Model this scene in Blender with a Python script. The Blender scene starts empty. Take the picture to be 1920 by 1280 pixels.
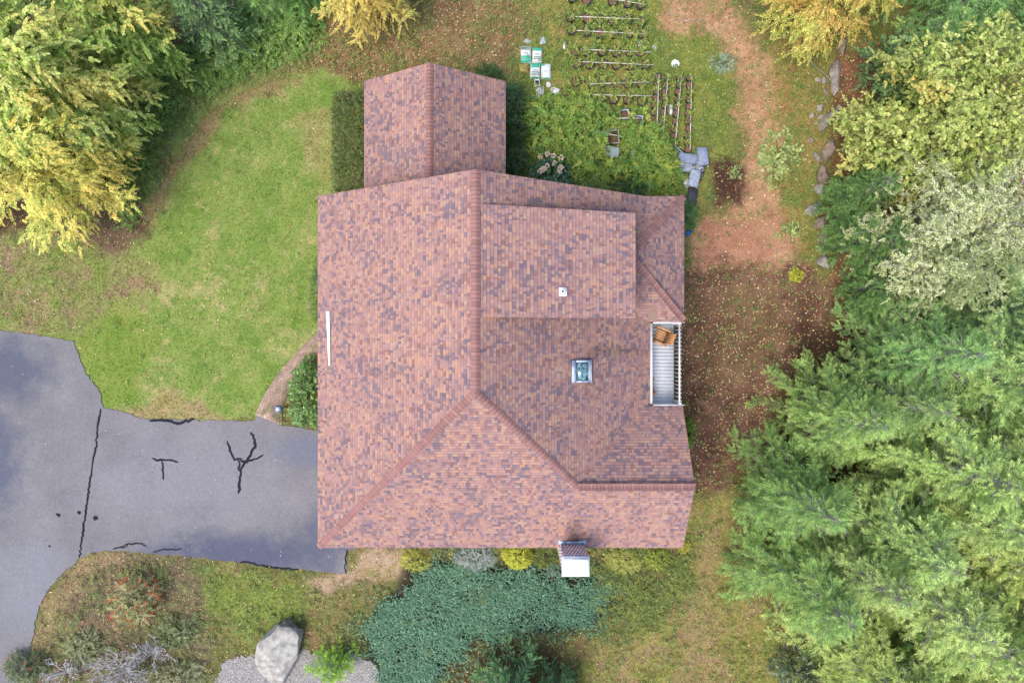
import bpy, math, random
import numpy as np
from mathutils import Vector

# ------------------------------------------------------------------ camera, world, sun, exposure
SC = bpy.context.scene
COL = SC.collection
H = 30.0                     # height of the drone above the ground
FPX = 1280.0                 # focal length in photo pixels (24 mm equivalent)
cam = bpy.data.cameras.new('camera')
cam.lens = 24.0; cam.sensor_width = 36.0; cam.clip_start = 0.1; cam.clip_end = 2000
camo = bpy.data.objects.new('camera', cam); COL.objects.link(camo)
camo.location = (0, 0, H); camo.rotation_euler = (0, 0, 0)
SC.camera = camo
SUN_EL, SUN_AZ = 61.0, 230.0           # azimuth clockwise from the photo's top
world = bpy.data.worlds.new('World'); SC.world = world; world.use_nodes = True
nt = world.node_tree
sky = nt.nodes.new('ShaderNodeTexSky'); sky.sky_type = 'NISHITA'; sky.sun_disc = False
sky.sun_elevation = math.radians(SUN_EL); sky.sun_rotation = math.radians(SUN_AZ)
sky.air_density = 1.0; sky.dust_density = 3.0; sky.ozone_density = 1.0
bg = nt.nodes['Background']; bg.inputs['Strength'].default_value = 0.15
nt.links.new(sky.outputs[0], bg.inputs['Color'])
sl = bpy.data.lights.new('sun', 'SUN'); sl.energy = 1.3; sl.angle = math.radians(25); sl.color = (1, .93, .84)
so = bpy.data.objects.new('sun', sl); COL.objects.link(so)
_e, _a = math.radians(SUN_EL), math.radians(SUN_AZ)
so.rotation_euler = Vector((math.sin(_a)*math.cos(_e), math.cos(_a)*math.cos(_e), math.sin(_e))).to_track_quat('Z', 'Y').to_euler()
SC.view_settings.view_transform = 'Standard'; SC.view_settings.look = 'None'
SC.view_settings.exposure = 1.36; SC.view_settings.gamma = 1
SC.cycles.max_bounces = 6; SC.cycles.transparent_max_bounces = 6

# ------------------------------------------------------------------ helpers
RNG = np.random.default_rng(7)
random.seed(7)
def P(u, v, z=0.0):
    k = (H - z)/FPX
    return ((u-960)*k, (640-v)*k, z)
def PX(pts, z=0.0): return [P(u, v, z)[:2] for u, v in pts]
def lin(c):
    c = np.asarray(c, float)/255
    return np.where(c <= .04045, c/12.92, ((c+.055)/1.055)**2.4)
KA = 0.5
def A(r, g, b, k=1.0):
    return lin((r, g, b))*KA*k
def unit(v): return v/np.maximum(np.linalg.norm(v, axis=-1, keepdims=True), 1e-9)
def hash2(ix, iy, seed):
    h = (ix.astype(np.int64)*374761393 + iy.astype(np.int64)*668265263 + seed*974634777) & 0xffffffff
    h = ((h ^ (h >> 13))*1274126177) & 0xffffffff
    h = h ^ (h >> 16)
    return (h & 0xffff)/65535.0
def vnoise(x, y, seed=0):
    ix, iy = np.floor(x), np.floor(y)
    fx, fy = x-ix, y-iy
    fx = fx*fx*(3-2*fx); fy = fy*fy*(3-2*fy)
    a, b = hash2(ix, iy, seed), hash2(ix+1, iy, seed)
    c, d = hash2(ix, iy+1, seed), hash2(ix+1, iy+1, seed)
    return (a*(1-fx)+b*fx)*(1-fy)+(c*(1-fx)+d*fx)*fy
def fbm(x, y, seed=0, o=4):
    x = np.asarray(x, float); y = np.asarray(y, float)
    s = 0; a = .5; t = 0
    for i in range(o):
        s = s+a*vnoise(x, y, seed+i*17); t += a; a *= .55; x = x*2.03+3.1; y = y*2.03+1.7
    return s/t
def sstep(a, b, x):
    t = np.clip((x-a)/(b-a), 0, 1); return t*t*(3-2*t)
def sdf(px, py, poly):
    d = np.full(px.shape, 1e9); s = np.zeros(px.shape, bool)
    n = len(poly)
    for i in range(n):
        ax, ay = poly[i]; bx, by = poly[(i+1) % n]
        ex, ey = bx-ax, by-ay
        t = np.clip(((px-ax)*ex+(py-ay)*ey)/max(ex*ex+ey*ey, 1e-9), 0, 1)
        d = np.minimum(d, (px-ax-t*ex)**2+(py-ay-t*ey)**2)
        c = ((ay > py) != (by > py))
        if abs(ey) > 1e-9: s ^= c & (px < ex*(py-ay)/ey+ax)
    d = np.sqrt(d)
    return np.where(s, -d, d)

def mk(name, V, faces, mat=None, parent=None, col=None, smooth=False, uv=None, loc=None):
    """V (n,3); faces: list of lists, or int array (m,3|4), or list of such arrays."""
    me = bpy.data.meshes.new(name)
    V = np.asarray(V, float).reshape(-1, 3)
    if isinstance(faces, np.ndarray): faces = [faces]
    if faces and isinstance(faces[0], np.ndarray):
        loops = np.concatenate([f.ravel() for f in faces])
        tot = np.concatenate([np.full(len(f), f.shape[1]) for f in faces])
    else:
        loops = np.array([i for f in faces for i in f]); tot = np.array([len(f) for f in faces])
    start = np.concatenate([[0], np.cumsum(tot)[:-1]])
    me.vertices.add(len(V)); me.vertices.foreach_set('co', V.ravel().astype(np.float32))
    me.loops.add(len(loops)); me.loops.foreach_set('vertex_index', loops.astype(np.int32))
    me.polygons.add(len(tot)); me.polygons.foreach_set('loop_start', start.astype(np.int32))
    me.polygons.foreach_set('loop_total', tot.astype(np.int32))
    if smooth: me.polygons.foreach_set('use_smooth', np.ones(len(tot), bool))
    me.update(calc_edges=True)
    if col is not None:
        col = np.asarray(col, float)
        dom = 'FACE' if len(col) == len(tot) else 'POINT'
        a = me.attributes.new('col', 'FLOAT_COLOR', dom)
        a.data.foreach_set('color', np.hstack([col, np.ones((len(col), 1))]).ravel().astype(np.float32))
    if uv is not None:
        l = me.uv_layers.new(name='UVMap'); l.data.foreach_set('uv', np.asarray(uv, np.float32)[loops].ravel())
    if mat: me.materials.append(mat)
    o = bpy.data.objects.new(name, me); COL.objects.link(o)
    if parent: o.parent = parent
    if loc is not None: o.location = loc
    return o
def thing(name, label, cat, loc=(0, 0, 0), rz=0, group=None):
    o = bpy.data.objects.new(name, None); COL.objects.link(o); o.empty_display_size = .2
    o.location = loc; o.rotation_euler = (0, 0, rz)
    return tag(o, label, cat, group)
def tag(o, label, cat, group=None, kind=None):
    o['label'] = label; o['category'] = cat
    if group: o['group'] = group
    if kind: o['kind'] = kind
    return o
def struct(o): o['kind'] = 'structure'; return o

class MB:
    """collects simple shapes into one mesh"""
    def __init__(s): s.V = []; s.F = []
    def add(s, V, F):
        b = len(s.V); s.V += [tuple(map(float, v)) for v in V]; s.F += [[i+b for i in f] for f in F]
    def hexa(s, v8): s.add(v8, [[3, 2, 1, 0], [4, 5, 6, 7], [0, 1, 5, 4], [1, 2, 6, 5], [2, 3, 7, 6], [3, 0, 4, 7]])
    def box(s, x0, x1, y0, y1, z0, z1, rz=0, c=None, bev=0):
        v = [(x0, y0, z0), (x1, y0, z0), (x1, y1, z0), (x0, y1, z0), (x0, y0, z1), (x1, y0, z1), (x1, y1, z1), (x0, y1, z1)]
        if bev:
            b = bev
            v[4:] = [(x0+b, y0+b, z1), (x1-b, y0+b, z1), (x1-b, y1-b, z1), (x0+b, y1-b, z1)]
            m = [(x0, y0, z1-b), (x1, y0, z1-b), (x1, y1, z1-b), (x0, y1, z1-b)]
            v = v[:4]+m+v[4:]
            f = [[3, 2, 1, 0]]+[[i, (i+1) % 4, 4+(i+1) % 4, 4+i] for i in range(4)]+[[4+i, 4+(i+1) % 4, 8+(i+1) % 4, 8+i] for i in range(4)]+[[8, 9, 10, 11]]
        if rz:
            cx, cy = c or ((x0+x1)/2, (y0+y1)/2); ca, sa = math.cos(rz), math.sin(rz)
            v = [(cx+(x-cx)*ca-(y-cy)*sa, cy+(x-cx)*sa+(y-cy)*ca, z) for x, y, z in v]
        if bev: s.add(v, f)
        else: s.hexa(v)
    def prism(s, pts, z0, z1):
        n = len(pts)
        zb = z0 if callable(z0) else (lambda x, y: z0); zt = z1 if callable(z1) else (lambda x, y: z1)
        s.add([(x, y, zb(x, y)) for x, y in pts]+[(x, y, zt(x, y)) for x, y in pts],
              [list(range(n))[::-1], list(range(n, 2*n))]+[[i, (i+1) % n, n+(i+1) % n, n+i] for i in range(n)])
    def tube(s, pts, r, sides=6, caps=True):
        V, F = tube(pts, r, sides)
        s.add(V, F.tolist()+([list(range(sides))[::-1], list(range(len(V)-sides, len(V)))] if caps else []))
    def lathe(s, prof, n=16, c=(0, 0, 0), closed=False):
        V = []
        for r, z in prof:
            for k in range(n):
                a = 2*math.pi*k/n; V.append((c[0]+r*math.cos(a), c[1]+r*math.sin(a), c[2]+z))
        F = [[i*n+k, i*n+(k+1) % n, (i+1)*n+(k+1) % n, (i+1)*n+k] for i in range(len(prof)-1) for k in range(n)]
        F.append([(len(prof)-1)*n+k for k in range(n)]); F.append([k for k in range(n)][::-1])
        s.add(V, F)
    def build(s, name, mat, parent=None, smooth=False, loc=None):
        return mk(name, s.V, s.F, mat, parent, smooth=smooth, loc=loc)
def tube(pts, r, sides=6):
    pts = np.asarray(pts, float); n = len(pts)
    r = np.full(n, r) if np.isscalar(r) else np.asarray(r, float)
    t = np.gradient(pts, axis=0) if n > 2 else np.repeat(pts[1:]-pts[:1], 2, 0)
    t = unit(t)
    ref = np.where(np.abs(t[:, 2:3]) > .9, [[1., 0, 0]], [[0, 0, 1.]])
    a = unit(np.cross(t, ref)); b = np.cross(t, a)
    an = np.arange(sides)*2*np.pi/sides
    V = pts[:, None]+r[:, None, None]*(a[:, None]*np.cos(an)[None, :, None]+b[:, None]*np.sin(an)[None, :, None])
    i, k = np.meshgrid(np.arange(n-1), np.arange(sides), indexing='ij'); k2 = (k+1) % sides
    F = np.stack([i*sides+k, i*sides+k2, (i+1)*sides+k2, (i+1)*sides+k], -1).reshape(-1, 4)
    return V.reshape(-1, 3), F
class TB:
    """collects many tubes"""
    def __init__(s): s.V = []; s.F = []; s.n = 0
    def add(s, pts, r, sides=5):
        V, F = tube(pts, r, sides); s.V.append(V); s.F.append(F+s.n); s.n += len(V)
    def build(s, name, mat, parent=None): return mk(name, np.concatenate(s.V), np.concatenate(s.F), mat, parent, smooth=True)
class LV:
    """collects leaves: each a folded diamond"""
    def __init__(s): s.V = []; s.C = []
    def add(s, B, D, N, L, W, C, fold=.12, wide=.45):
        n = len(B); D = unit(D); S = unit(np.cross(D, N)); N2 = np.cross(S, D)
        L = np.broadcast_to(np.asarray(L, float), (n,))[:, None]; W = np.broadcast_to(np.asarray(W, float), (n,))[:, None]
        m = B+D*L*wide
        V = np.stack([B, m+S*W*.5+N2*W*fold, B+D*L, m-S*W*.5+N2*W*fold], 1)
        s.V.append(V.reshape(-1, 3)); s.C.append(np.broadcast_to(C, (n, 3)))
    def build(s, name, mat, parent=None, loc=None):
        V = np.concatenate(s.V); n = len(V)//4
        return mk(name, V, np.arange(n*4).reshape(n, 4), mat, parent, col=np.concatenate(s.C), loc=loc)

# ------------------------------------------------------------------ materials
def newmat(name):
    m = bpy.data.materials.new(name); m.use_nodes = True
    return m, m.node_tree, m.node_tree.nodes['Principled BSDF']
def node(t, kind, **kw):
    n = t.nodes.new(kind)
    for k, v in kw.items():
        if k in n.inputs: n.inputs[k].default_value = v
        else: setattr(n, k, v)
    return n
def rgba(c): return (float(c[0]), float(c[1]), float(c[2]), 1)
def mix(t, fac, a, b, mode='MIX'):
    n = t.nodes.new('ShaderNodeMix'); n.data_type = 'RGBA'; n.blend_type = mode
    for i, x in ((0, fac), (6, a), (7, b)):
        if isinstance(x, bpy.types.NodeSocket): t.links.new(x, n.inputs[i])
        elif i == 0: n.inputs[0].default_value = x
        else: n.inputs[i].default_value = rgba(x)
    return n.outputs[2]
def math_(t, op, a, b=None, c=None):
    n = t.nodes.new('ShaderNodeMath'); n.operation = op
    for i, x in enumerate((a, b, c)):
        if x is None: continue
        if isinstance(x, bpy.types.NodeSocket): t.links.new(x, n.inputs[i])
        else: n.inputs[i].default_value = x
    return n.outputs[0]
def ramp(t, fac, stops, interp='LINEAR'):
    n = t.nodes.new('ShaderNodeValToRGB'); n.color_ramp.interpolation = interp
    e = n.color_ramp.elements
    while len(e) < len(stops): e.new(.5)
    for i, (p, c) in enumerate(stops): e[i].position = p; e[i].color = rgba(c)
    t.links.new(fac, n.inputs[0]); return n.outputs[0]
def gen(t, kind='Object'):
    return node(t, 'ShaderNodeTexCoord').outputs[kind]
def noise(t, scale, detail=4, vec=None, rough=.55):
    n = node(t, 'ShaderNodeTexNoise', Scale=scale, Detail=detail, Roughness=rough)
    t.links.new(vec if vec is not None else gen(t), n.inputs['Vector']); return n.outputs[0]
def bump(t, b, hgt, strength=.4, dist=.02):
    n = node(t, 'ShaderNodeBump', Strength=strength, Distance=dist)
    t.links.new(hgt, n.inputs['Height']); t.links.new(n.outputs[0], b.inputs['Normal'])
def plain(name, c1, c2=None, scale=6, rough=.7, bmp=.2, metal=0, spec=.4, bscale=40):
    m, t, b = newmat(name)
    c2 = c2 if c2 is not None else np.asarray(c1)*.75
    f = noise(t, scale)
    f = ramp(t, f, [(.3, (0, 0, 0)), (.7, (1, 1, 1))])
    t.links.new(mix(t, f, c1, c2), b.inputs['Base Color'])
    b.inputs['Roughness'].default_value = rough; b.inputs['Metallic'].default_value = metal
    b.inputs['Specular IOR Level'].default_value = spec
    if bmp: bump(t, b, noise(t, bscale, 3), bmp, .01)
    return m
def leafmat(name, trans=.3, rough=.5, spec=.3, gain=1.0):
    m, t, b = newmat(name)
    a = node(t, 'ShaderNodeAttribute', attribute_name='col')
    oi = node(t, 'ShaderNodeObjectInfo')
    c = mix(t, 1.0, mix(t, 1.0, a.outputs['Color'], oi.outputs['Color'], 'MULTIPLY'), (gain, gain, gain), 'MULTIPLY')
    t.links.new(c, b.inputs['Base Color']); b.inputs['Roughness'].default_value = rough
    b.inputs['Specular IOR Level'].default_value = spec
    tr = node(t, 'ShaderNodeBsdfTranslucent'); t.links.new(c, tr.inputs[0])
    mx = node(t, 'ShaderNodeMixShader', Fac=trans)
    t.links.new(b.outputs[0], mx.inputs[1]); t.links.new(tr.outputs[0], mx.inputs[2])
    t.links.new(mx.outputs[0], t.nodes['Material Output'].inputs[0]); return m
def colmat(name, rough=.85, n1=25, amt=.35, bmp=.3, bs=60, spec=.2, nd=5):
    """per-face / per-vertex colour with fine grain"""
    m, t, b = newmat(name)
    a = node(t, 'ShaderNodeAttribute', attribute_name='col')
    f = noise(t, n1, nd, rough=.7)
    g = ramp(t, f, [(.3, (1-amt,)*3), (.7, (1+amt,)*3)])
    t.links.new(mix(t, 1.0, a.outputs['Color'], g, 'MULTIPLY'), b.inputs['Base Color'])
    b.inputs['Roughness'].default_value = rough; b.inputs['Specular IOR Level'].default_value = spec
    if bmp: bump(t, b, noise(t, bs, 4), bmp, .02)
    return m
M = {}
M['leaf'] = leafmat('leaf', .38, .5, .3, 1.45); M['gloss_leaf'] = leafmat('gloss_leaf', .2, .35, .5, 1.3); M['needle'] = leafmat('needle', .42, .6, .2, 2.15)
M['grass'] = leafmat('grass_blade', .25, .7, .15)
M['dead_leaf'] = leafmat('dead_leaf', .1, .7, .15)
M['bark'] = plain('bark', A(120, 105, 90), A(70, 60, 52), 9, .9, .6)
M['grey_bark'] = plain('grey_bark', A(196, 192, 188), A(140, 132, 126), 9, .9, .4)
M['shingle'] = colmat('shingle', .9, 55, .22, .3, 140, .15)
M['ground'] = colmat('ground', .95, 22, .42, .8, 26, .05, 6)
M['siding'] = plain('siding', A(222, 216, 205), A(205, 198, 188), 3, .6, 0)
M['trim'] = plain('white_trim', A(235, 235, 235, 1.3), A(215, 216, 218, 1.3), 5, .5, .05)
M['fascia'] = plain('fascia', A(150, 120, 110), A(120, 95, 88), 5, .7, .1)
M['white_metal'] = plain('white_metal', (.82, .82, .8), (.72, .73, .73), 4, .45, .05)
M['steel'] = plain('galvanised_flashing', A(206, 222, 246, 1.2), A(150, 165, 192), 5, .45, .1, .15)
M['pot'] = plain('black_plastic', (.012, .016, .03), (.02, .026, .05), 8, .5, .1, spec=.25)
M['soil'] = plain('potting_soil', A(165, 120, 95), A(95, 68, 52), 30, .95, .8)
M['pvc'] = plain('white_pipe', (.62, .59, .57), (.42, .38, .36), 8, .4, .05)
M['wood'] = plain('orange_wood', A(240, 186, 130), A(214, 148, 94), 10, .55, .2)
M['deckboard'] = plain('deck_board', (.56, .57, .59), (.47, .48, .5), 4, .6, .15)
M['stone'] = plain('stone', A(200, 192, 186), A(128, 118, 110), 4.5, .95, .9, bscale=20, spec=.1)
M['mossy'] = plain('mossy_stone', A(176, 156, 140), A(112, 100, 76), 4, .95, .7, bscale=14)
M['boulder'] = plain('boulder_stone', A(224, 221, 212), A(150, 147, 142), 3.2, .95, 1.0, bscale=16, spec=.1)
M['tar'] = plain('tar', (.012, .013, .018), (.02, .022, .03), 6, .95, .3, spec=.05)
M['tote'] = plain('grey_tote', A(172, 186, 210), A(128, 140, 166), 5, .5, .15)
M['pale_tote'] = plain('pale_tote', A(208, 218, 234), A(150, 162, 184), 9, .5, .3)
M['dark_tote'] = plain('dark_board', A(84, 84, 96), A(52, 50, 58), 6, .7, .2)
M['clear'] = plain('clear_plastic', A(200, 212, 214), A(165, 180, 180), 5, .35, .1)
M['paper'] = plain('white_plastic_film', A(246, 246, 250, 1.2), A(210, 215, 225), 9, .5, .3)
M['mint'] = plain('mint_print', A(85, 205, 170), A(65, 190, 155), 4, .4, .05)
M['bagwhite'] = plain('bag_white', A(242, 246, 246, 1.1), A(226, 232, 234), 5, .4, .15)
M['bagtext'] = plain('green_lettering', A(45, 130, 115), A(35, 110, 100), 5, .5, 0)
M['yellow_bag'] = plain('yellow_bag', A(205, 170, 80), A(165, 150, 80), 6, .5, .2)
M['blue'] = plain('blue_plastic', A(70, 130, 200), A(50, 100, 170), 6, .4, .1)
M['lamp_metal'] = plain('lamp_metal', A(70, 80, 95), A(40, 48, 60), 6, .4, .1, .3)
M['door'] = plain('door_paint', A(225, 225, 222), A(210, 210, 208), 4, .5, .05)
M['flower'] = leafmat('petal', .2, .6, .1, 1.6)
def glassmat():
    m, t, b = newmat('window_glass')
    b.inputs['Base Color'].default_value = (.05, .09, .11, 1); b.inputs['Roughness'].default_value = .04
    b.inputs['Specular IOR Level'].default_value = .9
    n = noise(t, 5, 3); t.links.new(ramp(t, n, [(.42, (.02, .06, .08)), (.54, (.09, .19, .22)), (.68, (.34, .44, .46))]), b.inputs['Base Color'])
    return m
M['glass'] = glassmat()
def brickmat(name, c1, c2, mortar, sc, uv=True, bw=.5, rh=.25, ms=.02):
    m, t, b = newmat(name)
    br = node(t, 'ShaderNodeTexBrick', Scale=sc, Color1=rgba(c1), Color2=rgba(c2), Mortar=rgba(mortar))
    br.inputs['Mortar Size'].default_value = ms; br.inputs['Brick Width'].default_value = bw; br.inputs['Row Height'].default_value = rh
    t.links.new(gen(t, 'UV' if uv else 'Object'), br.inputs['Vector'])
    f = noise(t, 3, 4); g = ramp(t, f, [(.3, (.75,)*3), (.7, (1.2,)*3)])
    t.links.new(mix(t, 1.0, br.outputs[0], g, 'MULTIPLY'), b.inputs['Base Color']); b.inputs['Roughness'].default_value = .85
    bump(t, b, br.outputs[1], -.5, .01); return m
M['walk'] = brickmat('walk_brick', A(206, 174, 154), A(176, 146, 130), A(130, 112, 100), 1, ms=.008, bw=.22, rh=.105)
M['chimbrick'] = brickmat('chimney_brick', A(214, 150, 146), A(160, 130, 158), A(255, 252, 255, 1.6), 1, ms=.016, bw=.125, rh=.2)
def asphaltmat():
    m, t, b = newmat('asphalt')
    pos = gen(t)
    big = noise(t, .35, 5, pos, .6); fine = noise(t, 45, 3, pos, .7)
    c = mix(t, ramp(t, big, [(.32, (0, 0, 0)), (.62, (1, 1, 1))]), A(126, 125, 131), A(146, 143, 147))
    def blob(c, u, v, ru, rv, colr, amt):
        x, y, _ = P(u, v); mp = node(t, 'ShaderNodeMapping'); mp.vector_type = 'POINT'
        sx, sy = FPX/H/ru, FPX/H/rv
        mp.inputs['Location'].default_value = (-x*sx, -y*sy, 0); mp.inputs['Scale'].default_value = (sx, sy, 0)
        t.links.new(pos, mp.inputs['Vector'])
        ln = node(t, 'ShaderNodeVectorMath'); ln.operation = 'LENGTH'; t.links.new(mp.outputs[0], ln.inputs[0])
        d = math_(t, 'ADD', ln.outputs['Value'], math_(t, 'MULTIPLY', math_(t, 'SUBTRACT', noise(t, .9, 5, pos, .65), .5), 1.6))
        f = ramp(t, d, [(.35, (amt,)*3), (1.0, (0, 0, 0))])
        return mix(t, f, c, colr)
    c = blob(c, 350, 900, 240, 110, A(150, 148, 156), .8)
    c = blob(c, 60, 1100, 90, 130, A(146, 148, 156), .8)
    c = blob(c, 450, 1035, 230, 50, A(92, 97, 120), .9)
    c = blob(c, 610, 1010, 80, 80, A(100, 104, 124), .8)
    c = blob(c, 10, 690, 120, 80, A(98, 104, 122), .9)
    c = blob(c, 0, 870, 60, 120, A(100, 105, 124), .9)
    c = blob(c, 590, 845, 90, 45, A(124, 128, 148), .8)
    # scuffs across the apron
    mp = node(t, 'ShaderNodeMapping'); mp.inputs['Scale'].default_value = (.9, 8, 1); t.links.new(pos, mp.inputs['Vector'])
    s = noise(t, 1.2, 6, mp.outputs[0], .7)
    c = mix(t, ramp(t, s, [(.6, (0, 0, 0)), (.78, (.3,)*3)]), c, A(178, 177, 182))
    sp = noise(t, 9, 6, pos, .75); c = mix(t, 1.0, c, ramp(t, sp, [(.3, (.84,)*3), (.7, (1.14,)*3)]), 'MULTIPLY')
    c = mix(t, 1.0, c, ramp(t, fine, [(.3, (.72,)*3), (.7, (1.25,)*3)]), 'MULTIPLY')
    t.links.new(c, b.inputs['Base Color']); b.inputs['Roughness'].default_value = .85; b.inputs['Specular IOR Level'].default_value = .25
    bump(t, b, fine, .3, .01); return m
M['asphalt'] = asphaltmat()
def gravelmat():
    m, t, b = newmat('gravel')
    v = node(t, 'ShaderNodeTexVoronoi', Scale=28); t.links.new(gen(t), v.inputs['Vector'])
    sep = node(t, 'ShaderNodeSeparateColor'); t.links.new(v.outputs['Color'], sep.inputs[0])
    c = ramp(t, sep.outputs[0], [(0, A(112, 108, 106)), (.5, A(160, 155, 152)), (1, A(198, 195, 192))])
    t.links.new(c, b.inputs['Base Color']); b.inputs['Roughness'].default_value = .9
    bump(t, b, v.outputs['Distance'], -.8, .03); return m
M['gravel'] = gravelmat()

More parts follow.
